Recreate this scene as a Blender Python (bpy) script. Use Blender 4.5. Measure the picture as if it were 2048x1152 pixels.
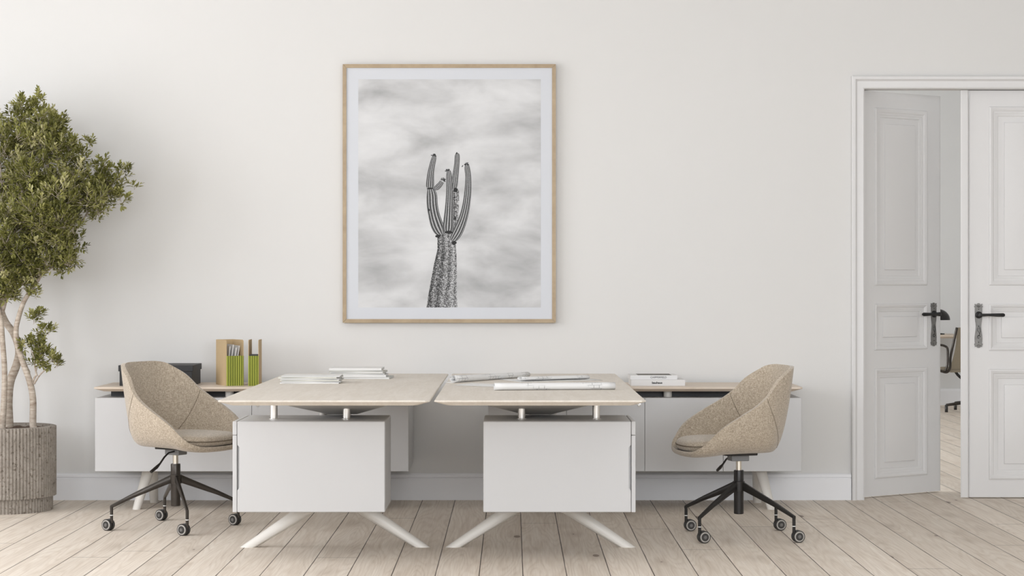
import bpy, bmesh, math, random
from mathutils import Vector, Matrix, Quaternion
random.seed(7)
R = math.radians
PI = math.pi
sc = bpy.context.scene
COL = sc.collection
for o in list(bpy.data.objects):
    bpy.data.objects.remove(o)

# ------------------------------------------------------------------ camera, world, lights, exposure
CH = 1.29                      # camera height
cam = bpy.data.cameras.new('camera')
cam.lens = 3850 / 2048 * 36
cam.sensor_width = 36
cam.shift_y = -8 / 2048
cam.clip_end = 100
camo = bpy.data.objects.new('camera', cam)
COL.objects.link(camo)
camo.location = (0, 0, CH)
camo.rotation_euler = (PI / 2, 0, 0)
sc.camera = camo

sc.view_settings.view_transform = 'Standard'
sc.view_settings.look = 'None'
sc.view_settings.gamma = 1
sc.view_settings.use_curve_mapping = False
sc.view_settings.exposure = 0.0

world = bpy.data.worlds.new('world')
sc.world = world
world.use_nodes = True
bg = world.node_tree.nodes['Background']
bg.inputs[0].default_value = (0.93, 0.96, 1.0, 1)
bg.inputs[1].default_value = 0.5


def area(name, loc, rot, sx, sy, power, color):
    l = bpy.data.lights.new(name, 'AREA')
    l.shape = 'RECTANGLE'
    l.size = sx
    l.size_y = sy
    l.energy = power
    l.color = color
    o = bpy.data.objects.new(name, l)
    o.location = loc
    o.rotation_euler = rot
    COL.objects.link(o)
    return o


# daylight through the windows of the left wall (out of the picture), plus added fill behind the camera
WX = -5.0
WARM = (0.96, 0.965, 1.0)
COOL = (0.90, 0.94, 1.0)
for y_, p_ in ((9.0, 100), (6.0, 125), (3.0, 15)):
    area('window_and_fill_light', (WX - 0.12, y_, 1.95), (0, R(-90), 0), 2.7, 2.2, p_, WARM)
for x_, p_ in ((-3.0, 185), (0.4, 195), (3.8, 245)):
    area('window_and_fill_light', (x_, -2.12, 2.45), (R(90), 0, 0), 2.6, 2.2, p_, COOL)  # added frontal fill, set in the openings behind the camera
area('added_top_fill', (0.0, 6.8, 3.88), (0, 0, 0), 8.0, 4.0, 45, COOL)  # added overhead fill for floor and desktops, no fixture behind it
area('window_and_fill_light', (WX - 0.12, 16.0, 2.2), (0, R(-90), 0), 2.7, 5.0, 600, COOL)   # added unseen lamp to brighten the far room

WALL = 11.51                   # distance of the back wall


# ------------------------------------------------------------------ materials
def newmat(name):
    m = bpy.data.materials.new(name)
    m.use_nodes = True
    nt = m.node_tree
    b = nt.nodes['Principled BSDF']
    return m, nt, b


def nd(nt, t, **kw):
    n = nt.nodes.new(t)
    for k, v in kw.items():
        setattr(n, k, v)
    return n


def ramp(nt, stops, interp='LINEAR'):
    n = nt.nodes.new('ShaderNodeValToRGB')
    cr = n.color_ramp
    cr.interpolation = interp
    while len(cr.elements) < len(stops):
        cr.elements.new(0.5)
    for e, (p, c) in zip(cr.elements, stops):
        e.position = p
        e.color = (*c, 1) if len(c) == 3 else c
    return n


def mapping(nt, scale=(1, 1, 1), coord='Object', rot=(0, 0, 0), loc=(0, 0, 0)):
    tc = nd(nt, 'ShaderNodeTexCoord')
    mp = nd(nt, 'ShaderNodeMapping')
    mp.inputs['Scale'].default_value = scale
    mp.inputs['Rotation'].default_value = rot
    mp.inputs['Location'].default_value = loc
    nt.links.new(tc.outputs[coord], mp.inputs['Vector'])
    return mp


def mixc(nt, fac, a, b, mode='MIX'):
    n = nd(nt, 'ShaderNodeMix', data_type='RGBA', blend_type=mode)
    for sock, v in ((n.inputs[0], fac), (n.inputs[6], a), (n.inputs[7], b)):
        if hasattr(v, 'is_linked'):
            nt.links.new(v, sock)
        elif isinstance(v, (int, float)):
            sock.default_value = v
        else:
            sock.default_value = (*v, 1)
    return n.outputs[2]


def math_(nt, op, a, b=None, c=None):
    n = nd(nt, 'ShaderNodeMath', operation=op)
    for i, v in enumerate((a, b, c)):
        if v is None:
            continue
        if hasattr(v, 'is_linked'):
            nt.links.new(v, n.inputs[i])
        else:
            n.inputs[i].default_value = v
    return n.outputs[0]


def noise(nt, vec, scale, detail=4, rough=0.5, dist=0.0):
    n = nd(nt, 'ShaderNodeTexNoise')
    n.inputs['Scale'].default_value = scale
    n.inputs['Detail'].default_value = detail
    n.inputs['Roughness'].default_value = rough
    n.inputs['Distortion'].default_value = dist
    if vec is not None:
        nt.links.new(vec, n.inputs['Vector'])
    return n


def bump(nt, b, height, strength=0.3, dist=0.01):
    n = nd(nt, 'ShaderNodeBump')
    n.inputs['Strength'].default_value = strength
    n.inputs['Distance'].default_value = dist
    nt.links.new(height, n.inputs['Height'])
    nt.links.new(n.outputs[0], b.inputs['Normal'])


def flat(name, col, rough=0.5, metal=0.0, var=0.04, scale=20, bmp=0.0):
    """plain paint, plastic or metal with a faint procedural variation"""
    m, nt, b = newmat(name)
    mp = mapping(nt)
    nz = noise(nt, mp.outputs[0], scale, 3)
    c0 = [max(0, c * (1 - var)) for c in col]
    c1 = [min(1, c * (1 + var)) for c in col]
    nt.links.new(mixc(nt, nz.outputs[0], c0, c1), b.inputs['Base Color'])
    b.inputs['Roughness'].default_value = rough
    b.inputs['Metallic'].default_value = metal
    if bmp:
        bump(nt, b, nz.outputs[0], bmp, 0.002)
    return m


M = {}
M['wall'] = flat('wall_plaster', (0.70, 0.69, 0.67), 0.9, var=0.012, scale=1.3)
M['wall2'] = flat('far_room_plaster', (0.70, 0.70, 0.69), 0.9, var=0.012, scale=1.3)
M['trim'] = flat('trim_paint', (0.71, 0.70, 0.69), 0.45, var=0.01, scale=3)
M['base'] = flat('baseboard_paint', (0.82, 0.82, 0.83), 0.45, var=0.01, scale=3)
M['cabinet'] = flat('cabinet_lacquer', (0.555, 0.552, 0.55), 0.42, var=0.008, scale=4)
M['legpaint'] = flat('cream_leg_paint', (0.74, 0.71, 0.66), 0.4, var=0.02, scale=9)
M['chrome'] = flat('brushed_chrome', (0.86, 0.84, 0.81), 0.3, 1.0, var=0.0, scale=4)
M['gas'] = flat('gas_lift_steel', (0.72, 0.68, 0.60), 0.3, 1.0, var=0.03)
M['black'] = flat('black_metal', (0.018, 0.016, 0.015), 0.35, 0.3, var=0.15)
M['bronze'] = flat('dark_bronze', (0.055, 0.047, 0.040), 0.32, 0.55, var=0.2)
M['tyre'] = flat('caster_tyre', (0.03, 0.028, 0.026), 0.45, var=0.15)
M['ring'] = flat('caster_ring', (0.42, 0.40, 0.37), 0.35, 0.2, var=0.1)
M['hub'] = flat('caster_hub', (0.16, 0.155, 0.15), 0.4, 0.4, var=0.1)
M['whitering'] = flat('stem_collar', (0.8, 0.8, 0.78), 0.4)
M['greybox'] = flat('tilt_block', (0.20, 0.20, 0.20), 0.45)
M['mat'] = flat('passepartout_board', (0.625, 0.64, 0.67), 0.8, var=0.006, scale=3)
M['paper'] = flat('white_paper', (0.72, 0.71, 0.69), 0.85, var=0.03, scale=8)
M['paper2'] = flat('ivory_paper', (0.60, 0.59, 0.53), 0.85, var=0.05, scale=14)
M['paper3'] = flat('grey_paper', (0.50, 0.50, 0.47), 0.85, var=0.12, scale=60)
M['boxblack'] = flat('black_board', (0.012, 0.012, 0.013), 0.55, var=0.2)
M['kraft'] = flat('kraft_board', (0.50, 0.37, 0.21), 0.8, var=0.06, scale=30)
M['kraftdark'] = flat('kraft_board_shaded', (0.19, 0.13, 0.085), 0.85, var=0.06, scale=30)  # kraft darkened to paint in the shade inside the files
M['ink'] = flat('ink', (0.02, 0.02, 0.02), 0.8)
M['handle'] = flat('aged_iron', (0.20, 0.195, 0.185), 0.42, 0.4, var=0.35, scale=60)
M['handledark'] = flat('blackened_iron', (0.02, 0.02, 0.02), 0.4, 0.4)
M['coverdark'] = flat('dark_cover', (0.05, 0.04, 0.025), 0.5, var=0.4, scale=12)
M['spinewhite'] = flat('white_spine', (0.70, 0.69, 0.68), 0.5, var=0.01)
M['soil'] = flat('bark_mulch', (0.10, 0.065, 0.045), 0.95, var=0.7, scale=70, bmp=1.0)
M['mesh'] = flat('beige_mesh', (0.36, 0.31, 0.23), 0.8, var=0.1, scale=120)
M['lock'] = flat('lock_steel', (0.55, 0.53, 0.50), 0.3, 0.8)


def mat_floor():
    m, nt, b = newmat('whitewashed_planks')
    tc = nd(nt, 'ShaderNodeTexCoord')
    sep = nd(nt, 'ShaderNodeSeparateXYZ')
    nt.links.new(tc.outputs['Object'], sep.inputs[0])
    px = math_(nt, 'ADD', sep.outputs[0], 100 * 0.194 - 0.046)
    u = math_(nt, 'DIVIDE', px, 0.194)
    idx = math_(nt, 'FLOOR', u)
    fr = math_(nt, 'FRACT', u)
    wn = nd(nt, 'ShaderNodeTexWhiteNoise', noise_dimensions='1D')
    nt.links.new(idx, wn.inputs['W'])
    # plank local coordinates: shifted along Y plank by plank
    yo = math_(nt, 'MULTIPLY_ADD', wn.outputs['Value'], 37.0, sep.outputs[1])
    cmb = nd(nt, 'ShaderNodeCombineXYZ')
    nt.links.new(px, cmb.inputs[0])
    nt.links.new(yo, cmb.inputs[1])
    nt.links.new(wn.outputs['Value'], cmb.inputs[2])
    mp = nd(nt, 'ShaderNodeMapping')
    mp.inputs['Scale'].default_value = (9, 0.5, 5)
    nt.links.new(cmb.outputs[0], mp.inputs[0])
    grain = noise(nt, mp.outputs[0], 2.2, 5, 0.6, 0.8)
    mp2 = nd(nt, 'ShaderNodeMapping')
    mp2.inputs['Scale'].default_value = (70, 1.6, 5)
    nt.links.new(cmb.outputs[0], mp2.inputs[0])
    fine = noise(nt, mp2.outputs[0], 2.0, 3, 0.6, 0.4)
    # cathedral rings
    mp4 = nd(nt, 'ShaderNodeMapping')
    mp4.inputs['Scale'].default_value = (6.5, 0.55, 3)
    nt.links.new(cmb.outputs[0], mp4.inputs[0])
    rr = noise(nt, mp4.outputs[0], 1.3, 1, 0.4)
    rings = math_(nt, 'SINE', math_(nt, 'MULTIPLY', rr.outputs[0], 95.0))
    # knots
    mp3 = nd(nt, 'ShaderNodeMapping')
    mp3.inputs['Scale'].default_value = (5.15, 1.9, 3)
    nt.links.new(cmb.outputs[0], mp3.inputs[0])
    vo = nd(nt, 'ShaderNodeTexVoronoi')
    vo.inputs['Scale'].default_value = 1.0
    nt.links.new(mp3.outputs[0], vo.inputs['Vector'])
    vsep = nd(nt, 'ShaderNodeSeparateColor')
    nt.links.new(vo.outputs['Color'], vsep.inputs[0])
    rad = math_(nt, 'MULTIPLY', vsep.outputs[0], 0.11)
    kn = math_(nt, 'LESS_THAN', vo.outputs['Distance'], rad)
    ksel = math_(nt, 'GREATER_THAN', vsep.outputs[1], 0.35)
    knot = math_(nt, 'MULTIPLY', kn, ksel)
    kring = ramp(nt, [(0.0, (1, 1, 1)), (0.14, (0.55, 0.55, 0.55)), (0.35, (0, 0, 0))])
    nt.links.new(vo.outputs['Distance'], kring.inputs[0])
    base = ramp(nt, [(0.25, (0.60, 0.51, 0.42)), (0.5, (0.76, 0.685, 0.595)), (0.75, (0.85, 0.80, 0.72))])
    nt.links.new(grain.outputs[0], base.inputs[0])
    c = mixc(nt, 0.45, base.outputs[0], (0.79, 0.72, 0.635))
    pv = ramp(nt, [(0, (0.90, 0.89, 0.88)), (1, (1.06, 1.06, 1.06))])
    nt.links.new(wn.outputs['Value'], pv.inputs[0])
    c = mixc(nt, 1.0, c, pv.outputs[0], 'MULTIPLY')
    fr_ = ramp(nt, [(0.3, (0.90, 0.88, 0.86)), (0.7, (1.05, 1.05, 1.05))])
    nt.links.new(fine.outputs[0], fr_.inputs[0])
    c = mixc(nt, 0.9, c, fr_.outputs[0], 'MULTIPLY')
    rg = ramp(nt, [(0.0, (0.93, 0.91, 0.89)), (0.6, (1.02, 1.02, 1.02))])
    nt.links.new(math_(nt, 'MULTIPLY_ADD', rings, 0.5, 0.5), rg.inputs[0])
    c = mixc(nt, 0.8, c, rg.outputs[0], 'MULTIPLY')
    c = mixc(nt, math_(nt, 'MULTIPLY', kring.outputs[0], math_(nt, 'MULTIPLY', ksel, 0.35)), c, (0.30, 0.22, 0.16))
    c = mixc(nt, math_(nt, 'MULTIPLY', knot, 0.75), c, (0.17, 0.12, 0.09))
    # gaps between planks, a little uneven
    gy = noise(nt, cmb.outputs[0], 3.0, 2)
    gw = math_(nt, 'MULTIPLY_ADD', gy.outputs[0], 0.022, 0.012)
    g = math_(nt, 'LESS_THAN', fr, gw)
    # butt joints
    jy = math_(nt, 'FRACT', math_(nt, 'DIVIDE', yo, 4.6))
    j = math_(nt, 'LESS_THAN', jy, 0.0011)
    gap = math_(nt, 'MAXIMUM', g, j)
    c = mixc(nt, math_(nt, 'MULTIPLY', gap, 0.9), c, (0.045, 0.03, 0.02))
    nt.links.new(c, b.inputs['Base Color'])
    b.inputs['Roughness'].default_value = 0.62
    b.inputs['Specular IOR Level'].default_value = 0.35
    h = math_(nt, 'MULTIPLY_ADD', gap, -1.0, math_(nt, 'MULTIPLY', fine.outputs[0], 0.08))
    bump(nt, b, h, 0.5, 0.004)
    return m


def mat_wood(name, c0, c1, scale=(0.6, 6, 6), stren=1.0):
    m, nt, b = newmat(name)
    mp = mapping(nt, scale)
    n1 = noise(nt, mp.outputs[0], 3.0, 5, 0.6, 0.6)
    n2 = noise(nt, mp.outputs[0], 14.0, 3, 0.6)
    r = ramp(nt, [(0.3, c0), (0.7, c1)])
    nt.links.new(math_(nt, 'MULTIPLY_ADD', n2.outputs[0], 0.35, math_(nt, 'MULTIPLY', n1.outputs[0], 0.65)), r.inputs[0])
    nt.links.new(r.outputs[0], b.inputs['Base Color'])
    b.inputs['Roughness'].default_value = 0.5
    return m


def mat_fabric():
    m, nt, b = newmat('beige_tweed')
    mp = mapping(nt, (1, 1, 1))
    n1 = noise(nt, mp.outputs[0], 260, 3, 0.7)
    mp2 = mapping(nt, (1, 1, 0.2))
    n2 = noise(nt, mp2.outputs[0], 300, 3, 0.7)
    mp3 = mapping(nt, (0.25, 0.25, 1))
    n3 = noise(nt, mp3.outputs[0], 320, 3, 0.7)
    f = math_(nt, 'ADD', math_(nt, 'MULTIPLY', n1.outputs[0], 0.34),
              math_(nt, 'ADD', math_(nt, 'MULTIPLY', n2.outputs[0], 0.33), math_(nt, 'MULTIPLY', n3.outputs[0], 0.33)))
    r = ramp(nt, [(0.36, (0.20, 0.16, 0.11)), (0.47, (0.365, 0.30, 0.225)), (0.54, (0.49, 0.415, 0.32)), (0.64, (0.66, 0.58, 0.48))])
    nt.links.new(f, r.inputs[0])
    nt.links.new(r.outputs[0], b.inputs['Base Color'])
    b.inputs['Roughness'].default_value = 0.95
    b.inputs['Sheen Weight'].default_value = 0.35
    b.inputs['Sheen Roughness'].default_value = 0.5
    bump(nt, b, f, 0.5, 0.003)
    return m


def mat_concrete():
    m, nt, b = newmat('fluted_concrete')
    mp = mapping(nt)
    n1 = noise(nt, mp.outputs[0], 9, 6, 0.7)
    n2 = noise(nt, mp.outputs[0], 70, 3, 0.6)
    r = ramp(nt, [(0.3, (0.20, 0.175, 0.145)), (0.55, (0.315, 0.28, 0.24)), (0.75, (0.42, 0.385, 0.335))])
    nt.links.new(math_(nt, 'MULTIPLY_ADD', n2.outputs[0], 0.45, math_(nt, 'MULTIPLY', n1.outputs[0], 0.55)), r.inputs[0])
    pit = ramp(nt, [(0.60, (1, 1, 1)), (0.72, (0.5, 0.46, 0.42))])
    nt.links.new(noise(nt, mp.outputs[0], 55, 1).outputs[0], pit.inputs[0])
    nt.links.new(mixc(nt, 1.0, r.outputs[0], pit.outputs[0], 'MULTIPLY'), b.inputs['Base Color'])
    b.inputs['Roughness'].default_value = 0.9
    bump(nt, b, n2.outputs[0], 0.35, 0.003)
    return m


def mat_bark():
    m, nt, b = newmat('smooth_bark')
    mp = mapping(nt, (1, 1, 3.5))
    n1 = noise(nt, mp.outputs[0], 14, 5, 0.7)
    mp2 = mapping(nt, (0.4, 0.4, 5))
    n2 = noise(nt, mp2.outputs[0], 22, 2, 0.6)
    r = ramp(nt, [(0.3, (0.24, 0.18, 0.13)), (0.5, (0.42, 0.355, 0.29)), (0.7, (0.62, 0.56, 0.48))])
    nt.links.new(math_(nt, 'MULTIPLY_ADD', n2.outputs[0], 0.18, math_(nt, 'MULTIPLY', n1.outputs[0], 0.82)), r.inputs[0])
    nt.links.new(r.outputs[0], b.inputs['Base Color'])
    b.inputs['Roughness'].default_value = 0.85
    bump(nt, b, n2.outputs[0], 0.5, 0.004)
    return m


def mat_leaf():
    m, nt, b = newmat('olive_leaf')
    at = nd(nt, 'ShaderNodeAttribute', attribute_name='leafrand')
    r = ramp(nt, [(0.0, (0.085, 0.088, 0.018)), (0.40, (0.205, 0.205, 0.050)), (0.7, (0.39, 0.38, 0.13)), (1.0, (0.64, 0.60, 0.33))])
    nt.links.new(at.outputs['Fac'], r.inputs[0])
    nt.links.new(r.outputs[0], b.inputs['Base Color'])
    b.inputs['Roughness'].default_value = 0.5
    tr = nd(nt, 'ShaderNodeBsdfTranslucent')
    nt.links.new(r.outputs[0], tr.inputs[0])
    mx = nd(nt, 'ShaderNodeMixShader')
    mx.inputs[0].default_value = 0.3
    nt.links.new(b.outputs[0], mx.inputs[1])
    nt.links.new(tr.outputs[0], mx.inputs[2])
    nt.links.new(mx.outputs[0], nt.nodes['Material Output'].inputs[0])
    return m


def mat_green():
    m, nt, b = newmat('green_corrugated_board')
    tc = nd(nt, 'ShaderNodeTexCoord')
    sp = nd(nt, 'ShaderNodeSeparateXYZ')
    nt.links.new(tc.outputs['Object'], sp.inputs[0])
    s = math_(nt, 'SINE', math_(nt, 'MULTIPLY', sp.outputs[0], 2 * PI / 0.0135))
    r = ramp(nt, [(0.25, (0.13, 0.16, 0.008)), (0.8, (0.36, 0.38, 0.055))])
    nt.links.new(math_(nt, 'MULTIPLY_ADD', s, 0.5, 0.5), r.inputs[0])
    nt.links.new(r.outputs[0], b.inputs['Base Color'])
    b.inputs['Roughness'].default_value = 0.6
    return m


def mat_sky():
    m, nt, b = newmat('print_cloudy_sky')
    mp = mapping(nt, (1.0, 1, 2.2), rot=(0, R(8), 0))
    n1 = noise(nt, mp.outputs[0], 2.1, 5, 0.5, 0.25)
    n2 = noise(nt, mp.outputs[0], 6.5, 4, 0.5, 0.5)
    f = math_(nt, 'MULTIPLY_ADD', n2.outputs[0], 0.12, math_(nt, 'MULTIPLY', n1.outputs[0], 0.88))
    # darker band of cloud at the middle of the print
    tc = nd(nt, 'ShaderNodeTexCoord')
    sp = nd(nt, 'ShaderNodeSeparateXYZ')
    nt.links.new(tc.outputs['Object'], sp.inputs[0])
    band = ramp(nt, [(0.0, (0.02, 0.02, 0.02)), (0.35, (0, 0, 0)), (0.5, (0.055, 0.055, 0.055)), (0.66, (0, 0, 0)), (1.0, (0.04, 0.04, 0.04))])
    nt.links.new(math_(nt, 'MULTIPLY_ADD', sp.outputs[2], 0.72, 0.5), band.inputs[0])
    f = math_(nt, 'SUBTRACT', f, band.outputs[0])
    r = ramp(nt, [(0.28, (0.33, 0.33, 0.33)), (0.42, (0.50, 0.50, 0.50)), (0.54, (0.62, 0.62, 0.62)), (0.70, (0.73, 0.73, 0.73))])
    nt.links.new(f, r.inputs[0])
    nt.links.new(r.outputs[0], b.inputs['Base Color'])
    b.inputs['Roughness'].default_value = 0.7
    return m


def mat_cactus(name, ribs, rough):
    m, nt, b = newmat(name)
    uv = nd(nt, 'ShaderNodeUVMap')
    sp = nd(nt, 'ShaderNodeSeparateXYZ')
    nt.links.new(uv.outputs[0], sp.inputs[0])
    # rounded column: ribs crowd towards the edges
    a = math_(nt, 'ARCSINE', math_(nt, 'MULTIPLY', sp.outputs[0], 0.985))
    tc = nd(nt, 'ShaderNodeTexCoord')
    n0 = noise(nt, tc.outputs['Object'], 16 if rough else 8, 2)
    wob = math_(nt, 'MULTIPLY_ADD', n0.outputs[0], 3.2 if rough else 0.9, math_(nt, 'MULTIPLY', a, ribs))
    s = math_(nt, 'MULTIPLY_ADD', math_(nt, 'SINE', wob), 0.5, 0.5)
    n1 = noise(nt, tc.outputs['Object'], 170 if rough else 150, 3, 0.8)
    if rough:
        f = math_(nt, 'MULTIPLY_ADD', s, 0.16, math_(nt, 'MULTIPLY_ADD', n1.outputs[0], 2.0, -0.44))
        f = math_(nt, 'SUBTRACT', f, math_(nt, 'MULTIPLY', sp.outputs[0], 0.09))
        r = ramp(nt, [(0.42, (0.012, 0.012, 0.012)), (0.62, (0.13, 0.13, 0.13)), (0.9, (0.58, 0.58, 0.58))])
    else:
        f = math_(nt, 'MULTIPLY_ADD', s, 0.70, math_(nt, 'MULTIPLY', n1.outputs[0], 0.42))
        f = math_(nt, 'SUBTRACT', f, math_(nt, 'MULTIPLY', math_(nt, 'POWER', math_(nt, 'ABSOLUTE', sp.outputs[0]), 4.0), 0.25))
        r = ramp(nt, [(0.20, (0.02, 0.02, 0.02)), (0.55, (0.14, 0.14, 0.14)), (0.95, (0.50, 0.50, 0.50))])
    nt.links.new(f, r.inputs[0])
    nt.links.new(r.outputs[0], b.inputs['Base Color'])
    b.inputs['Roughness'].default_value = 0.7
    return m


def mat_plan():
    """white paper printed with thin architectural plan lines"""
    m, nt, b = newmat('plan_paper')
    mp = mapping(nt, (1, 1, 1), 'UV')
    br = nd(nt, 'ShaderNodeTexBrick')
    br.offset = 0.37
    br.squash = 0.6
    br.squash_frequency = 3
    br.inputs['Color1'].default_value = (1, 1, 1, 1)
    br.inputs['Color2'].default_value = (1, 1, 1, 1)
    br.inputs['Mortar'].default_value = (0, 0, 0, 1)
    br.inputs['Scale'].default_value = 14
    br.inputs['Mortar Size'].default_value = 0.018
    br.inputs['Brick Width'].default_value = 0.62
    br.inputs['Row Height'].default_value = 0.24
    nt.links.new(mp.outputs[0], br.inputs['Vector'])
    nz = noise(nt, mp.outputs[0], 7, 1)
    mk = ramp(nt, [(0.50, (0, 0, 0)), (0.56, (1, 1, 1))])
    nt.links.new(nz.outputs[0], mk.inputs[0])
    inv = math_(nt, 'SUBTRACT', 1.0, br.outputs['Color'])
    f = math_(nt, 'MULTIPLY', math_(nt, 'MULTIPLY', inv, mk.outputs[0]), 0.62)
    nt.links.new(mixc(nt, f, (0.74, 0.735, 0.72), (0.10, 0.10, 0.10)), b.inputs['Base Color'])
    b.inputs['Roughness'].default_value = 0.8
    return m


M['floor'] = mat_floor()
M['desktop'] = mat_wood('limed_oak_top', (0.60, 0.54, 0.46), (0.72, 0.67, 0.60), (7, 0.7, 7))
M['credtop'] = mat_wood('limed_oak_return', (0.60, 0.49, 0.38), (0.74, 0.65, 0.56), (0.7, 7, 7))
M['framewood'] = mat_wood('oak_frame', (0.33, 0.24, 0.145), (0.46, 0.355, 0.225), (2, 2, 2))
M['fabric'] = mat_fabric()
M['concrete'] = mat_concrete()
M['bark'] = mat_bark()
M['leaf'] = mat_leaf()
M['green'] = mat_green()
M['sky'] = mat_sky()
M['cactus'] = mat_cactus('print_cactus_ribs', 11.5, False)
M['trunk'] = mat_cactus('print_cactus_trunk', 9.0, True)
M['plan'] = mat_plan()
M['seam'] = flat('seam_shadow_gap', (0.36, 0.355, 0.35), 0.6)
M['fabseam'] = flat('seam_thread', (0.17, 0.135, 0.095), 0.9)
M['blackgap'] = flat('gap_shade_black', (0.02, 0.02, 0.022), 0.5)  # black that paints the shade in the cabinet gap


# ------------------------------------------------------------------ object helpers
def W(root):
    """world-coordinate shift for a part whose thing is an unrotated empty"""
    return root.location.copy() if root is not None else Vector((0, 0, 0))


def mesh(name, verts, faces, mat, parent=None, smooth=False, bevel=0.0, seg=2, world=True, mats=None, fmat=None):
    me = bpy.data.meshes.new(name)
    if parent is not None and world:
        off = W(parent)
        p = parent.parent
        while p is not None:
            off = off + p.location
            p = p.parent
        verts = [Vector(v) - off for v in verts]
    me.from_pydata([tuple(v) for v in verts], [], faces)
    for mm in (mats or [mat]):
        me.materials.append(mm)
    if fmat:
        for p_, i in zip(me.polygons, fmat):
            p_.material_index = i
    bm = bmesh.new()
    bm.from_mesh(me)
    bmesh.ops.recalc_face_normals(bm, faces=bm.faces)
    bm.to_mesh(me)
    bm.free()
    if smooth:
        for p_ in me.polygons:
            p_.use_smooth = True
    o = bpy.data.objects.new(name, me)
    COL.objects.link(o)
    if parent is not None:
        o.parent = parent
    if bevel:
        md = o.modifiers.new('bevel', 'BEVEL')
        md.width = bevel
        md.segments = seg
        md.limit_method = 'ANGLE'
        md.angle_limit = R(40)
        for p_ in me.polygons:
            p_.use_smooth = True
        md.harden_normals = True
    return o


class MB:
    """collects shapes into one mesh"""
    def __init__(s):
        s.v, s.f, s.m = [], [], []

    def add(s, vs, fs, mi=0):
        n = len(s.v)
        s.v += [Vector(v) for v in vs]
        s.f += [tuple(i + n for i in f) for f in fs]
        s.m += [mi] * len(fs)
        return s

    def box(s, x0, x1, y0, y1, z0, z1, mi=0):
        vs = [(x, y, z) for x in (x0, x1) for y in (y0, y1) for z in (z0, z1)]
        return s.add(vs, [(0, 1, 3, 2), (4, 6, 7, 5), (0, 4, 5, 1), (2, 3, 7, 6), (0, 2, 6, 4), (1, 5, 7, 3)], mi)

    def tube(s, pts, radii, n=16, mi=0, caps=True, flatten=None):
        """round bar along a list of points; flatten=(axis vector, factor)"""
        pts = [Vector(p) for p in pts]
        if isinstance(radii, (int, float)):
            radii = [radii] * len(pts)
        rings = []
        t0 = (pts[1] - pts[0]).normalized()
        ref = Vector((0, 0, 1)) if abs(t0.z) < 0.9 else Vector((1, 0, 0))
        nrm = t0.cross(ref).normalized()
        prev = t0
        for i, p in enumerate(pts):
            if i == 0:
                t = t0
            elif i == len(pts) - 1:
                t = (pts[i] - pts[i - 1]).normalized()
            else:
                t = ((pts[i + 1] - pts[i]).normalized() + (pts[i] - pts[i - 1]).normalized()).normalized()
            q = prev.rotation_difference(t)
            nrm = (q @ nrm).normalized()
            prev = t
            bn = t.cross(nrm)
            rings.append([p + (nrm * math.cos(2 * PI * k / n) + bn * math.sin(2 * PI * k / n)) * radii[i] for k in range(n)])
        base = len(s.v)
        for r_ in rings:
            s.v += r_
        for i in range(len(rings) - 1):
            for k in range(n):
                a = base + i * n + k
                b_ = base + i * n + (k + 1) % n
                s.f.append((a, b_, b_ + n, a + n))
                s.m.append(mi)
        if caps:
            s.f.append(tuple(base + k for k in range(n))[::-1])
            s.m.append(mi)
            s.f.append(tuple(base + (len(rings) - 1) * n + k for k in range(n)))
            s.m.append(mi)
        return s

    def lathe(s, c, prof, n=32, axis='z', mi=0):
        c = Vector(c)
        base = len(s.v)
        for r_, h in prof:
            for k in range(n):
                a = 2 * PI * k / n
                x, y = r_ * math.cos(a), r_ * math.sin(a)
                if axis == 'z':
                    s.v.append(c + Vector((x, y, h)))
                elif axis == 'y':
                    s.v.append(c + Vector((x, h, y)))
                else:
                    s.v.append(c + Vector((h, x, y)))
        for i in range(len(prof) - 1):
            for k in range(n):
                a = base + i * n + k
                b_ = base + i * n + (k + 1) % n
                s.f.append((a, b_, b_ + n, a + n))
                s.m.append(mi)
        s.f.append(tuple(base + k for k in range(n))[::-1])
        s.m.append(mi)
        s.f.append(tuple(base + (len(prof) - 1) * n + k for k in range(n)))
        s.m.append(mi)
        return s

    def prism(s, poly, y0, y1, plane='xz', mi=0):
        """extrude a 2D outline: plane xz along y, or xy along z"""
        n = len(poly)
        if plane == 'xz':
            vs = [(p[0], y0, p[1]) for p in poly] + [(p[0], y1, p[1]) for p in poly]
        elif plane == 'xy':
            vs = [(p[0], p[1], y0) for p in poly] + [(p[0], p[1], y1) for p in poly]
        else:
            vs = [(y0, p[0], p[1]) for p in poly] + [(y1, p[0], p[1]) for p in poly]
        fs = [tuple(range(n)), tuple(range(2 * n - 1, n - 1, -1))]
        fs += [(i, (i + 1) % n, (i + 1) % n + n, i + n) for i in range(n)]
        return s.add(vs, fs, mi)

    def build(s, name, mat, parent=None, **kw):
        if isinstance(mat, (list, tuple)):
            kw['mats'] = mat
            kw['fmat'] = s.m
            mat = mat[0]
        return mesh(name, s.v, s.f, mat, parent, **kw)


def sharp_smooth(o, ang=35):
    """smooth shading with hard edges kept"""
    me = o.data
    for p in me.polygons:
        p.use_smooth = True
    me.set_sharp_from_angle(angle=R(ang))
    return o


def tag(o, label=None, cat=None, group=None, kind=None):
    if label:
        o['label'] = label
    if cat:
        o['category'] = cat
    if group:
        o['group'] = group
    if kind:
        o['kind'] = kind
    return o


def thing(name, label, cat, loc=(0, 0, 0), rotz=0.0, group=None):
    o = bpy.data.objects.new(name, None)
    o.empty_display_size = 0.1
    COL.objects.link(o)
    o.location = loc
    o.rotation_euler = (0, 0, rotz)
    return tag(o, label, cat, group)


def struct(o):
    o['kind'] = 'structure'
    return o


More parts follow.
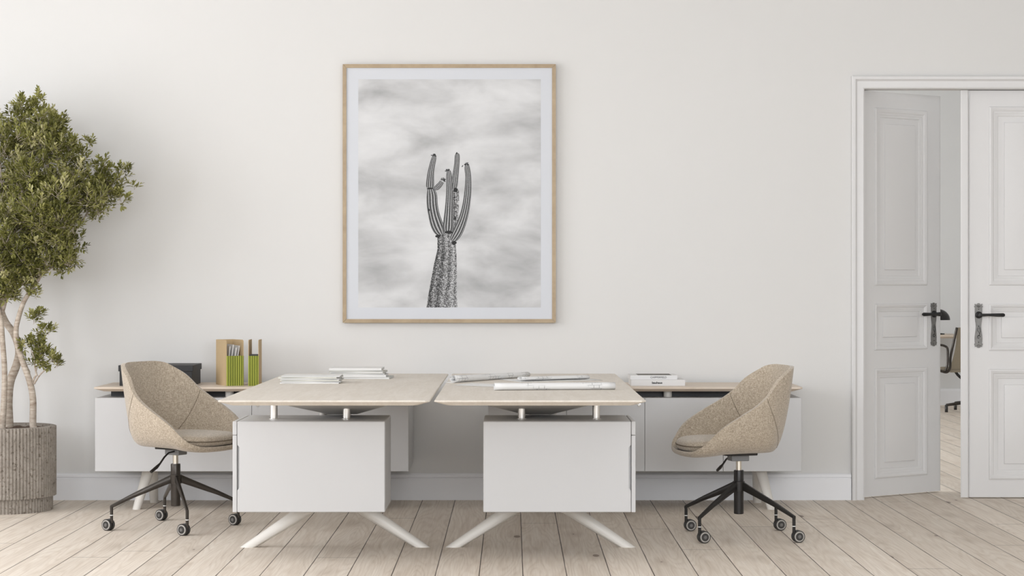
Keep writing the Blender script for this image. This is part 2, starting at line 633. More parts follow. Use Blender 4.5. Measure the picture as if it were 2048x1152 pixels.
# ------------------------------------------------------------------ the setting
DX0, DX1, DZ = 2.10, 3.42, 2.46        # door opening
FAR = 20.5
WH = 3.9
XR = 6.5
struct(mesh('floor', [(WX - 0.3, -2, 0), (XR, -2, 0), (XR, FAR, 0), (WX - 0.3, FAR, 0), (WX - 0.3, -2, -0.1), (XR, -2, -0.1), (XR, FAR, -0.1), (WX - 0.3, FAR, -0.1)],
            [(0, 1, 2, 3), (7, 6, 5, 4), (0, 4, 5, 1), (1, 5, 6, 2), (2, 6, 7, 3), (3, 7, 4, 0)], M['floor']))
wb = MB()
wb.box(WX - 0.3, DX0, WALL, WALL + 0.09, 0, WH).box(DX1, XR, WALL, WALL + 0.09, 0, WH).box(DX0, DX1, WALL, WALL + 0.09, DZ, WH)
struct(wb.build('wall_back', M['wall']))
# left wall with three tall windows, out of the picture
wl = MB()
ys = [-2, 1.9, 4.1, 4.9, 7.1, 7.9, 10.1, WALL]
for i in range(0, 7):
    if i % 2 == 0:
        wl.box(WX - 0.25, WX, ys[i], ys[i + 1], 0, WH)
    else:
        wl.box(WX - 0.25, WX, ys[i], ys[i + 1], 0, 0.75)
        wl.box(WX - 0.25, WX, ys[i], ys[i + 1], 3.45, WH)
struct(wl.build('wall_left', M['wall']))
for k, i in enumerate((1, 3, 5)):
    y0, y1 = ys[i], ys[i + 1]
    fr = MB()
    for a, b_ in ((y0, y0 + 0.05), (y1 - 0.05, y1), ((y0 + y1) / 2 - 0.025, (y0 + y1) / 2 + 0.025)):
        fr.box(WX - 0.09, WX - 0.03, a, b_, 0.75, 3.45)
    for z in (0.75, 2.6, 3.40):
        fr.box(WX - 0.085, WX - 0.035, y0, y1, z, z + 0.05)
    struct(fr.build('window_%d' % (k + 1), M['trim'], bevel=0.005))
# wall behind the camera with three high windows added for frontal light, and the ceiling
wf = MB()
xs = [WX - 0.25, -4.3, -1.7, -0.9, 1.7, 2.5, 5.1, XR]
for i in range(0, 7):
    if i % 2 == 0:
        wf.box(xs[i], xs[i + 1], -2.25, -2, 0, WH)
    else:
        wf.box(xs[i], xs[i + 1], -2.25, -2, 0, 1.35)
        wf.box(xs[i], xs[i + 1], -2.25, -2, 3.55, WH)
struct(wf.build('wall_front', M['wall']))
for k, i in enumerate((1, 3, 5)):
    fr = MB()
    for a in (xs[i], xs[i + 1] - 0.05, (xs[i] + xs[i + 1]) / 2 - 0.025):
        fr.box(a, a + 0.05, -2.09, -2.03, 1.35, 3.55)
    for z in (1.35, 3.50):
        fr.box(xs[i], xs[i + 1], -2.085, -2.035, z, z + 0.05)
    struct(fr.build('window_%d' % (k + 4), M['trim'], bevel=0.005))
struct(MB().box(WX - 0.25, XR + 0.1, -2.25, FAR + 0.1, WH, WH + 0.1).build('ceiling', M['wall']))
wl2 = MB()
wl2.box(WX - 0.25, WX, WALL, 13.4, 0, WH).box(WX - 0.25, WX, 18.6, FAR, 0, WH).box(WX - 0.25, WX, 13.4, 18.6, 0, 0.75).box(WX - 0.25, WX, 13.4, 18.6, 3.6, WH)
struct(wl2.build('wall_far_left', M['wall2']))
# far room
struct(MB().box(WX, XR, FAR, FAR + 0.1, 0, 4.2).build('wall_far', M['wall2']))
struct(MB().box(XR, XR + 0.1, -2, FAR, 0, 4.2).build('wall_right', M['wall']))
struct(MB().prism([(FAR, 0), (FAR - 0.02, 0), (FAR - 0.02, 0.15), (FAR - 0.012, 0.175), (FAR, 0.175)], WX, XR, 'yz').build('baseboard_far', M['base']))


def baseboard(name, x0, x1):
    y = WALL
    pr = [(y, 0), (y - 0.022, 0), (y - 0.022, 0.128), (y - 0.018, 0.131), (y - 0.018, 0.135), (y - 0.022, 0.138),
          (y - 0.021, 0.150), (y - 0.012, 0.158), (y, 0.159)]
    o = MB().prism(pr, x0, x1, 'yz').build(name, M['base'])
    return struct(o)


baseboard('baseboard_back', WX, DX0 - 0.075)
baseboard('baseboard_right', DX1 + 0.075, XR)
# door casing: moulded profile, mitred at the corner
prof = [(-0.003, 0.0), (-0.003, -0.018), (0.004, -0.022), (0.012, -0.020), (0.040, -0.020), (0.046, -0.026), (0.052, -0.034), (0.066, -0.036), (0.072, -0.030), (0.072, 0.0)]
mb = MB()
n = len(prof)
path = [(DX0, 0.0, -1, 0), (DX0, DZ, -1, 1), (DX1, DZ, 1, 1), (DX1, 0.0, 1, 0)]
vs, fs = [], []
for (x, z, dx, dz) in path:
    for (u, d) in prof:
        vs.append((x + dx * u, WALL + d, z + dz * u))
for i in range(3):
    for k in range(n):
        a, b_ = i * n + k, i * n + (k + 1) % n
        fs.append((a, b_, b_ + n, a + n))
fs += [tuple(range(n)), tuple(range(3 * n, 4 * n))]
struct(sharp_smooth(mb.add(vs, fs).build('trim_1', M['trim']), 30))
# jamb lining behind the casing
jb = MB()
jb.box(DX0 - 0.003, DX0 + 0.001, WALL - 0.003, WALL + 0.115, 0, DZ).box(DX1 - 0.001, DX1 + 0.003, WALL - 0.003, WALL + 0.115, 0, DZ)
jb.box(DX0, DX1, WALL - 0.003, WALL + 0.115, DZ - 0.002, DZ + 0.003)
struct(jb.build('trim_2', M['trim']))


def leaf_mesh(Wd, mirror, th=0.045):
    """panelled door leaf: local x along the leaf from the hinge, front at y=0, z up"""
    z0, z1 = 0.008, DZ - 0.006
    P = [(0.113, 0.778), (0.889, 1.169), (1.282, 2.357)]
    a, b_ = 0.092, Wd - 0.122
    mb = MB()

    def quad(x0, x1, za, zb, y=0.0):
        mb.add([(x0, y, za), (x1, y, za), (x1, y, zb), (x0, y, zb)], [(0, 1, 2, 3)])
    quad(0, a, z0, z1)
    quad(b_, Wd - 0.012, z0, z1)
    zz = [z0] + [v for p in P for v in p] + [z1]
    for i in range(0, len(zz), 2):
        quad(a, b_, zz[i], zz[i + 1])
    pr = [(0, 0), (0.002, -0.007), (0.010, -0.010), (0.020, -0.007), (0.030, 0.001), (0.040, 0.003), (0.0405, 0.006), (0.056, 0.010), (0.058, 0.014),
          (0.094, 0.014), (0.096, 0.005), (0.105, 0.003)]
    for (pa, pb) in P:
        sc_ = 1.0 if pb - pa > 0.5 else 0.82
        rings = []
        for (ins, h) in pr:
            i_ = ins * sc_
            rings.append([(a + i_, h, pa + i_), (b_ - i_, h, pa + i_), (b_ - i_, h, pb - i_), (a + i_, h, pb - i_)])
        vs = [v for r_ in rings for v in r_]
        fs = []
        for i in range(len(rings) - 1):
            for k in range(4):
                fs.append((i * 4 + k, i * 4 + (k + 1) % 4, (i + 1) * 4 + (k + 1) % 4, (i + 1) * 4 + k))
        fs.append(tuple((len(rings) - 1) * 4 + k for k in range(4)))
        mb.add(vs, fs)
    # rounded free edge, sides and back
    q = Wd
    edge = [(q - 0.012, 0.0), (q - 0.004, 0.003), (q, 0.012), (q, th), (0, th), (0, 0)]
    for i in range(len(edge) - 1):
        (xa, ya), (xb, yb) = edge[i], edge[i + 1]
        mb.add([(xa, ya, z0), (xb, yb, z0), (xb, yb, z1), (xa, ya, z1)], [(0, 1, 2, 3)])
    for z in (z0, z1):
        mb.add([(x, y, z) for x, y in edge], [tuple(range(6))])
    if mirror:
        mb.v = [Vector((-v.x, v.y, v.z)) for v in mb.v]
    return mb


def plate_outline(h, w):
    """ornate long door plate, half outline from the top, mirrored"""
    half = [(0.0, 0.5), (0.14, 0.492), (0.2, 0.47), (0.34, 0.478), (0.42, 0.485), (0.46, 0.47), (0.40, 0.452), (0.48, 0.43), (0.50, 0.415), (0.42, 0.40),
            (0.42, 0.33), (0.42, 0.20), (0.38, 0.10), (0.33, 0.05), (0.30, -0.02), (0.33, -0.10), (0.40, -0.20), (0.44, -0.28), (0.42, -0.36),
            (0.40, -0.39), (0.48, -0.41), (0.46, -0.44), (0.40, -0.452), (0.44, -0.475), (0.34, -0.47), (0.22, -0.475), (0.14, -0.493), (0.0, -0.5)]
    pts = [(x * w, z * h) for x, z in half]
    return pts + [(-x, z) for x, z in reversed(pts[1:-1])]


def door_handle(parent, x, z, side, lever_dir):
    """plate + lever on the face y=0 side (towards -y), children of the leaf"""
    pl = MB().prism(plate_outline(0.270, 0.052), -0.006, -0.0005, 'xz')
    for v in pl.v:
        v.x += x
        v.z += z
    # relief scrolls
    for sx in (-1, 1):
        for k in range(5):
            t = (k - 2) / 2
            pl.tube([(x, -0.006, z + 0.108), (x + t * 0.014, -0.010, z + 0.124 - abs(t) * 0.004)], [0.0022, 0.0012], 6)
            pl.tube([(x, -0.006, z - 0.112), (x + t * 0.013, -0.010, z - 0.127 + abs(t) * 0.004)], [0.0022, 0.0012], 6)
        break
    pa = pl.build('handle_plate', M['handle'], parent, world=False)
    tag(pa, 'ornate aged iron door plate')
    rl = MB()
    sp = [(x + 0.010 * math.cos(a) * (1 - a / 9), -0.007, z - 0.070 + 0.014 * math.sin(a) * (1 - a / 9)) for a in [i * 0.45 for i in range(14)]]
    rl.tube(sp, 0.0016, 6)
    rl.tube([(x + 0.006, -0.007, z - 0.01), (x + 0.010, -0.007, z - 0.035), (x + 0.004, -0.007, z - 0.058), (x - 0.008, -0.007, z - 0.066)], 0.0016, 6)
    rl.tube([(x - 0.004, -0.007, z - 0.012), (x - 0.006, -0.007, z - 0.03), (x + 0.002, -0.007, z - 0.042), (x + 0.004, -0.007, z - 0.05)], 0.0014, 6)
    for zz in (0.098, -0.004, -0.100):
        rl.lathe((x, 0, z + zz), [(0.003, -0.0055), (0.003, -0.0075), (0.001, -0.0085)], 10, 'y')
    rr = rl.build('scroll_relief', M['handledark'], pa, world=False)
    zl = z + 0.064
    ho = MB()
    ho.lathe((x, 0, zl), [(0.021, -0.0055), (0.021, -0.012), (0.016, -0.016), (0.012, -0.017), (0.011, -0.040), (0.0125, -0.045), (0.0125, -0.058), (0.004, -0.061)], 24, 'y')
    d = lever_dir
    pts = [(x, -0.052, zl), (x + d * 0.02, -0.053, zl), (x + d * 0.05, -0.054, zl + 0.001), (x + d * 0.105, -0.054, zl), (x + d * 0.136, -0.054, zl), (x + d * 0.145, -0.054, zl)]
    ho.tube(pts, [0.009, 0.0085, 0.008, 0.0105, 0.0115, 0.007], 14)
    h = ho.build('lever_handle', M['handledark'], parent, world=False)
    sharp_smooth(h)
    tag(h, 'black lever handle')
    return


LW = 0.655
AL = R(33)
d1 = leaf_mesh(LW, False).build('door_1', M['trim'])
sharp_smooth(d1, 25)
d1.location = (DX0 + 0.012, WALL + 0.072, 0)
d1.rotation_euler = (0, 0, AL)
struct(d1)
door_handle(d1, 0.588, 1.04, 1, -1)
d2 = leaf_mesh(0.665, True).build('door_2', M['trim'])
sharp_smooth(d2, 25)
d2.location = (DX1 - 0.008, WALL + 0.072, 0)
struct(d2)
asn = MB().prism([(0, 0.0), (-0.003, -0.010), (0.004, -0.014), (0.038, -0.014), (0.045, -0.008), (0.046, 0.0)], 0.008, DZ - 0.006, 'xy')
for v in asn.v:
    v.x += -0.712
a_ = asn.build('cover_strip', M['trim'], d2, world=False)
door_handle(d2, -0.606, 1.04, 1, 1)


# ------------------------------------------------------------------ framed cactus print
def pxw(px, py, s=334.8):
    """a measured point on the picture plane at the wall"""
    return ((px - 1024) / s, CH - (py - 568) / s)


fx0, fz1 = pxw(685.5, 128.5, 335.6)
fx1, fz0 = pxw(1111.5, 645.5, 335.6)
fcx, fcz = (fx0 + fx1) / 2, (fz0 + fz1) / 2
pic = thing('framed_picture', 'large framed black and white cactus photograph hanging on the wall above the desks', 'picture', (fcx, WALL, fcz))
fd = 0.046
fr = MB()
fw = 0.022
oc = [(fx0, fz0), (fx1, fz0), (fx1, fz1), (fx0, fz1)]
ic = [(fx0 + fw, fz0 + fw), (fx1 - fw, fz0 + fw), (fx1 - fw, fz1 - fw), (fx0 + fw, fz1 - fw)]
g = 0.0007
for k in range(4):
    o0, o1, i0, i1 = Vector(oc[k]), Vector(oc[(k + 1) % 4]), Vector(ic[k]), Vector(ic[(k + 1) % 4])
    t = (o1 - o0).normalized() * g
    q = [o0 + t, o1 - t, i1 - t, i0 + t]
    fr.add([(p[0], WALL - fd, p[1]) for p in q] + [(p[0], WALL - 0.001, p[1]) for p in q],
           [(0, 1, 2, 3), (7, 6, 5, 4), (0, 4, 5, 1), (1, 5, 6, 2), (2, 6, 7, 3), (3, 7, 4, 0)])
fr.build('frame', M['framewood'], pic)
MB().box(fx0 + 0.012, fx1 - 0.012, WALL - 0.037, WALL - 0.031, fz0 + 0.012, fz1 - 0.012).build('mat_board', M['mat'], pic)
YP = WALL - 0.0375
px0, pz1 = pxw(716.5, 158.5, 335.6)
px1, pz0 = pxw(1081.5, 615, 335.6)
pm = MB()
pm.add([(px0, YP, pz0), (px1, YP, pz0), (px1, YP, pz1), (px0, YP, pz1)], [(0, 1, 2, 3)], 0)
uvs = [(0, 0)] * 4


def ribbon(pts, mi, n=30, dy=0.0002):
    """pts: (px, py, halfwidth px) along the column's middle line, printed flat on the sheet"""
    P = [Vector((p[0], p[1])) for p in pts]
    out = []
    m_ = len(P)

    def cr(a, b, c, d, t):
        return 0.5 * ((2 * b) + (c - a) * t + (2 * a - 5 * b + 4 * c - d) * t * t + (3 * b - a - 3 * c + d) * t ** 3)
    for i in range(m_ - 1):
        for k in range(8):
            t = k / 8
            a, b_, c, d = P[max(i - 1, 0)], P[i], P[i + 1], P[min(i + 2, m_ - 1)]
            w = cr(pts[max(i - 1, 0)][2], pts[i][2], pts[i + 1][2], pts[min(i + 2, m_ - 1)][2], t)
            out.append((cr(a, b_, c, d, t), w))
    out.append((P[-1], pts[-1][2]))
    vs, us = [], []
    for i, (p, w) in enumerate(out):
        q0 = out[max(i - 1, 0)][0]
        q1 = out[min(i + 1, len(out) - 1)][0]
        t = (q1 - q0).normalized()
        nn = Vector((-t.y, t.x))
        for k in range(5):
            u = (k / 4) * 2 - 1
            e = p + nn * (w * 1.12 * u)
            x, z = pxw(e.x, e.y, 335.6)
            z = max(z, pz0)
            vs.append((x, YP - dy, z))
            us.append((u, i * 0.1))
    fs = []
    for i in range(len(out) - 1):
        for k in range(4):
            a = i * 5 + k
            fs.append((a, a + 1, a + 6, a + 5))
    base = len(pm.v)
    pm.add(vs, fs, mi)
    for f in fs:
        for idx in f:
            uvs.append(us[idx])


def spikes(cx, cy, ang, r_, n_, dy=0.0007):
    for k in range(n_):
        a = ang + (k - (n_ - 1) / 2) * 0.42 + random.uniform(-0.1, 0.1)
        d = Vector((math.cos(a), -math.sin(a)))
        nn = Vector((-d.y, d.x))
        l = r_ * random.uniform(0.75, 1.2)
        c = Vector((cx, cy)) + nn * 0
        q = [c + d * 1.5 + nn * 0.45, c + d * 1.5 - nn * 0.45, c + d * l - nn * 0.9, c + d * l + nn * 0.9]
        pm.add([(pxw(p.x, p.y, 335.6)[0], YP - dy, pxw(p.x, p.y, 335.6)[1]) for p in q], [(0, 1, 2, 3)], 3)
        uvs.extend([(0, 0)] * 4)


# columns, printed back to front
ribbon([(914, 307, 2.5), (914.5, 312, 4.5), (913.5, 330, 4.8), (911, 350, 5.5), (908, 372, 6), (907, 378, 3)], 1, dy=0.0002)
ribbon([(911, 380, 6), (911.5, 400, 6), (911, 430, 5), (906, 455, 7), (902, 470, 4)], 2, dy=0.00022)
ribbon([(893, 466, 13), (892, 472, 15), (892.5, 482, 16), (893.5, 500, 17), (891, 530, 20.5), (888, 560, 23), (885.5, 590, 25.5), (884, 618, 28)], 2, dy=0.0003)
ribbon([(869, 312, 3), (867.5, 318, 4.5), (863.5, 335, 5.3), (861, 352, 6.3), (860, 370, 7.2), (859.5, 376, 5.5)], 1, dy=0.00034)
ribbon([(884, 363, 4), (880, 369, 4.5), (874, 375, 4.8), (868, 377, 3)], 1, dy=0.00036)
ribbon([(861, 376, 5.5), (863.5, 390, 9.2), (864.5, 410, 9.8), (868, 430, 10.2), (874, 450, 11.2), (880, 463, 9.5), (884, 470, 4)], 1, dy=0.0004)
ribbon([(934, 330, 3.5), (934.5, 337, 5), (936.5, 355, 5.3), (935.5, 385, 6.3), (931.5, 415, 7), (925, 440, 8), (916, 462, 9), (908, 476, 7.5), (904, 482, 4)], 1, dy=0.00042)
ribbon([(897.5, 341, 3), (898, 350, 5), (899, 380, 6), (898.5, 410, 7.2), (897, 440, 9), (896, 455, 9.8), (895.5, 465, 6)], 1, dy=0.0005)
for a in ((868, 313, 1.45, 6, 7), (914, 309, 1.9, 4, 4), (933, 331, 1.6, 6, 7), (896, 343, 1.9, 5.5, 6), (885.5, 362, 1.0, 6.5, 7), (927, 333, 2.7, 3, 3)):
    spikes(*a)
# dark hollows
for (cx, cy, rx, ry) in ((911, 380, 5, 4.5), (910, 437, 1.8, 4), (857.5, 420, 2.2, 3), (897, 464.5, 9, 3), (876, 472, 6, 3.0), (908, 486, 5, 4.0), (860, 377, 7, 1.6)):
    q = [(cx + rx * math.cos(a) * random.uniform(.8, 1.15), cy + ry * math.sin(a) * random.uniform(.8, 1.15)) for a in [i * PI / 6 for i in range(12)]]
    pm.add([(pxw(x, y, 335.6)[0], YP - 0.0008, pxw(x, y, 335.6)[1]) for x, y in q], [tuple(range(12))], 3)
    uvs.extend([(0, 0)] * 12)
po = pm.build('photographic_print', [M['sky'], M['cactus'], M['trunk'], M['ink']], pic)
ul = po.data.uv_layers.new(name='UVMap')
# recalc may flip loops: rebuild uv by vertex
vuv = {}
i = 0
for f in pm.f:
    for idx in f:
        vuv[idx] = uvs[i]
        i += 1
for l in po.data.loops:
    ul.data[l.index].uv = vuv[l.vertex_index]


# ------------------------------------------------------------------ credenzas (low returns along the wall)
CZT = 0.705


def bevel_board(mb, x0, x1, y0, y1, zt, th_edge, th, ins, insy=None, crn=0.012):
    """table board: thin upright edge, then undercut inwards below"""
    insy = ins if insy is None else insy

    def ring(i, j, z, c):
        a0, a1, b0, b1 = x0 + i, x1 - i, y0 + j, y1 - j
        return [(a0 + c, b0, z), (a1 - c, b0, z), (a1, b0 + c, z), (a1, b1 - c, z), (a1 - c, b1, z), (a0 + c, b1, z), (a0, b1 - c, z), (a0, b0 + c, z)]
    rs = [ring(0.003, 0.003, zt, crn), ring(0, 0, zt - 0.003, crn), ring(0, 0, zt - th_edge, crn), ring(ins, insy, zt - th, crn)]
    vs = [v for r_ in rs for v in r_]
    fs = [tuple(range(8)), tuple(range(24, 32))[::-1]]
    for i in range(3):
        for k in range(8):
            fs.append((i * 8 + k, i * 8 + (k + 1) % 8, (i + 1) * 8 + (k + 1) % 8, (i + 1) * 8 + k))
    mb.add(vs, fs)
    return mb


def credenza(label, x0, x1, legx, legdir, locks, spacers):
    YF, YB = 10.94, 11.46
    t = thing('credenza', label, 'cabinet', ((x0 + x1) / 2, 11.2, 0), group='low white cabinets along the back wall')
    zb, zt = 0.225, 0.643
    # body carcass behind four doors
    MB().box(x0, x1, YF + 0.02, YB, zb, zt).build('body', M['cabinet'], t, bevel=0.004)
    wdt = (x1 - x0) / 4
    for k in range(4):
        a, b_ = x0 + k * wdt, x0 + (k + 1) * wdt
        d = MB().box(a + (0 if k == 0 else 0.0008), b_ - (0 if k == 3 else 0.0008), YF, YF + 0.0195, zb, zt).build('door', M['cabinet'], t, bevel=0.002)
        for lx in locks:
            if a < lx < b_:
                tag(MB().lathe((lx, YF, 0.603), [(0.011, 0.0), (0.011, -0.002), (0.007, -0.0025), (0.006, -0.001)], 18, 'y').build('lock', M['lock'], d, smooth=False), 'small round steel lock')
    bevel_board(MB(), x0 - 0.004, x1 + 0.004, YF - 0.02, YB, CZT, 0.010, 0.026, 0.05, 0.03).build('top_board', M['credtop'], t)
    for sx in spacers:
        for sy in (YF + 0.10, YB - 0.09):
            sharp_smooth(MB().lathe((sx, sy, 0), [(0.024, zt - 0.001), (0.024, CZT - 0.02)], 24).build('spacer', M['legpaint'], t))
    MB().box(x0 + 0.06, x1 - 0.06, YF + 0.15, YB - 0.15, zt - 0.001, CZT - 0.024).build('gap_shade_block', M['blackgap'], t)  # black block standing in for the shade under the top board
    for lx, dr in zip(legx, legdir):
        for (yt, yb, dx) in ((11.14, 11.02, -0.05), (11.24, 11.36, 0.012)):
            lg = MB()
            lg.tube([(lx + (0 if yt < 11.2 else 0.006) * dr, yt, zb + 0.002), (lx + dx * -dr * -1, yb, 0.0)] if False else
                    [(lx, yt, zb + 0.002), (lx + dr * abs(dx), yb, 0.0)], [0.033, 0.024], 20)
            for v in lg.v[-20:]:
                v.z = 0.0
            sharp_smooth(lg.build('leg', M['legpaint'], t), 50)
    return t


lc = credenza('low white cabinet with pale wooden top under the black box, left of the desks', -2.37, -0.588, (-2.10, -0.86), (-1, 1),
              (-1.446,), (-1.80, -1.62))
rc = credenza('low white cabinet with pale wooden top under the two books, right of the desks', -0.135, 1.645, (0.10, 1.435), (-1, 1),
              (0.722, 1.164, 1.24), (0.0, 0.893))


# ------------------------------------------------------------------ desks
DT = 0.782


def desk(label, xc, sgn, groove_dir):
    """xc: middle of the legs; sgn=-1 left desk, +1 right desk; pedestal shifted outwards"""
    t = thing('desk', label, 'desk', (xc, 9.42, 0), group='twin desks')
    if sgn < 0:
        x0, x1 = -1.286, -0.360
    else:
        x0, x1 = -0.340, 0.586
    YF, YB = 8.40, 10.915
    bevel_board(MB(), x0, x1, YF, YB, DT, 0.007, 0.024, 0.055, 0.03, 0.018).build('tabletop', M['desktop'], t)
    # support trough below the top
    tc = (x0 + x1) / 2
    zt = DT - 0.0242
    vs = [(tc - 0.34, 8.85, zt), (tc + 0.34, 8.85, zt), (tc + 0.34, 10.7, zt), (tc - 0.34, 10.7, zt),
          (tc - 0.07, 9.35, zt - 0.10), (tc + 0.07, 9.35, zt - 0.10), (tc + 0.07, 10.4, zt - 0.10), (tc - 0.07, 10.4, zt - 0.10)]
    MB().add(vs, [(3, 2, 1, 0), (4, 5, 6, 7), (0, 1, 5, 4), (1, 2, 6, 5), (2, 3, 7, 6), (3, 0, 4, 7)]).build('support_trough', M['legpaint'], t)
    # pedestal box
    pw = 0.713
    pc = xc + sgn * 0.082
    pa, pb = pc - pw / 2, pc + pw / 2
    y0, y1 = 9.0, 9.43
    zb, ztp = 0.222, 0.648
    out = 1 if sgn > 0 else -1
    slab = 0.020
    # body with recessed grip beside the drawer fronts, on the outer side
    xo = pb - slab if out > 0 else pa + slab      # inner face of the drawer fronts
    xi = pa if out > 0 else pb
    gz0, gz1 = 0.325, 0.537
    gd = 0.010 * out
    poly = [(xi, zb), (xo - 0.0008 * out, zb), (xo - 0.0008 * out, gz0), (xo - gd, gz0 + 0.012), (xo - gd, gz1 - 0.012), (xo - 0.0008 * out, gz1), (xo - 0.0008 * out, ztp), (xi, ztp)]
    body = MB().prism(poly, y0, y0 + 0.016, 'xz').box(min(xi, xo - 0.0008 * out), max(xi, xo - 0.0008 * out), y0 + 0.016, y1, zb, ztp).build('pedestal', M['cabinet'], t, bevel=0.006, seg=3)
    for (za, zc) in ((zb, 0.5825), (0.5835, ztp)):
        MB().box(min(xo, xo + slab * out), max(xo, xo + slab * out), y0, y1, za, zc).build('drawer_front', M['cabinet'], body, bevel=0.004, seg=3)
    for sx in (-0.253 + 0.0, 0.113):
        px_ = pc + (sx if sgn < 0 else sx) + (0.0 if sgn < 0 else 0.0)
    posts = (-1.134, -0.788) if sgn < 0 else (0.046, 0.401)
    for p_ in posts:
        for yy in (9.17,):
            sharp_smooth(MB().lathe((p_, yy, 0), [(0.024, ztp - 0.001), (0.024, ztp + 0.002), (0.0175, ztp + 0.004), (0.0175, DT - 0.022)], 28).build('support_post', M['chrome'], t))
    # central column: two posts and a plate
    for dx in (-0.062, 0.062):
        sharp_smooth(MB().lathe((xc + 0.03 * -sgn * 0 + dx, 9.46, 0), [(0.016, 0.20), (0.016, zt - 0.06)], 20).build('column', M['legpaint'], t))
    MB().box(xc - 0.055, xc + 0.055, 9.47, 9.482, 0.2, zt - 0.05).build('column_plate', M['legpaint'], t)
    # crossing floor legs
    for s in (-1, 1):
        lg = MB()
        top = Vector((xc + s * 0.03, 9.46, 0.255))
        bot = Vector((xc + s * 0.425, 9.44, 0.0))
        d = (bot - top).normalized()
        lg.tube([top, bot + d * 0.0], [0.037, 0.0225], 24)
        for v in lg.v[-24:]:
            v += d * ((0.0 - v.z) / d.z)
        sharp_smooth(lg.build('leg', M['legpaint'], t), 50)
    return t


desk('left of the twin pale wooden desks, carrying the stacks of white magazines', -0.868, -1, -1)
desk('right of the twin pale wooden desks, carrying the plan drawings', 0.140, 1, 1)


# ------------------------------------------------------------------ office chairs
def catmull(tab, x):
    n_ = len(tab)
    if x <= tab[0][0]:
        return tab[0][1:]
    if x >= tab[-1][0]:
        return tab[-1][1:]
    for i in range(n_ - 1):
        if tab[i][0] <= x <= tab[i + 1][0]:
            break
    x0, x1 = tab[i][0], tab[i + 1][0]
    t = (x - x0) / (x1 - x0)
    res = []
    for k in range(1, len(tab[0])):
        p1, p2 = tab[i][k], tab[i + 1][k]
        m1 = (p2 - (tab[i - 1][k] if i > 0 else p1)) / (x1 - (tab[i - 1][0] if i > 0 else x0)) * (x1 - x0)
        m2 = ((tab[i + 2][k] if i < n_ - 2 else p2) - p1) / ((tab[i + 2][0] if i < n_ - 2 else x1) - x0) * (x1 - x0)
        if i == 0:
            m1 *= 0.5
        t2, t3 = t * t, t * t * t
        res.append((2 * t3 - 3 * t2 + 1) * p1 + (t3 - 2 * t2 + t) * m1 + (-2 * t3 + 3 * t2) * p2 + (t3 - t2) * m2)
    return res


RIM = [(0, 0.318, 0.0, 0.447), (18, 0.313, 0.10, 0.449), (33, 0.300, 0.185, 0.458), (48, 0.268, 0.245, 0.490), (65, 0.200, 0.287, 0.565),
       (85, 0.095, 0.300, 0.632), (105, 0.005, 0.292, 0.683), (122, -0.065, 0.272, 0.735), (138, -0.125, 0.240, 0.800), (149, -0.180, 0.210, 0.838),
       (157, -0.222, 0.178, 0.862), (166, -0.253, 0.118, 0.872), (180, -0.266, 0.0, 0.873)]
KNEE = [(0, 0.350, 0.0, 0.402), (25, 0.33, 0.15, 0.402), (48, 0.26, 0.255, 0.412), (65, 0.19, 0.29, 0.43), (90, 0.06, 0.30, 0.435), (120, -0.11, 0.275, 0.43),
        (145, -0.185, 0.185, 0.425), (165, -0.205, 0.10, 0.42), (180, -0.208, 0.0, 0.42)]
FLAT = [(0, 0.20, 0.0, 0.425), (45, 0.16, 0.11, 0.432), (90, 0.03, 0.15, 0.438), (135, -0.11, 0.11, 0.438), (180, -0.15, 0.0, 0.438)]


def shell_point(th, b):
    """th in degrees 0..360 (0 = front), b 0 (under the seat) .. 1 (rim)"""
    m_ = 1 if th <= 180 else -1
    a = th if th <= 180 else 360 - th
    Rm, K, F = catmull(RIM, a), catmull(KNEE, a), catmull(FLAT, a)
    if b < 0.2:
        t = b / 0.2
        p = [0.02 * (1 - t) + F[0] * t, F[1] * t, 0.438 * (1 - t) + F[2] * t]
    else:
        t = (b - 0.2) / 0.8
        p = [F[k] * (1 - t) ** 2 + 2 * K[k] * t * (1 - t) + Rm[k] * t * t for k in range(3)]
    return Vector((p[0], p[1] * m_, p[2]))


def smooth_tab_shell():
    nth, nb = 120, 26
    mb = MB()
    vs = [shell_point(0, 0)]
    for j in range(1, nb + 1):
        for i in range(nth):
            vs.append(shell_point(360 * i / nth, j / nb))
    fs = []
    for i in range(nth):
        fs.append((0, 1 + i, 1 + (i + 1) % nth))
    for j in range(nb - 1):
        for i in range(nth):
            a = 1 + j * nth + i
            b_ = 1 + j * nth + (i + 1) % nth
            fs.append((a, a + nth, b_ + nth, b_))
    return mb.add(vs, fs)


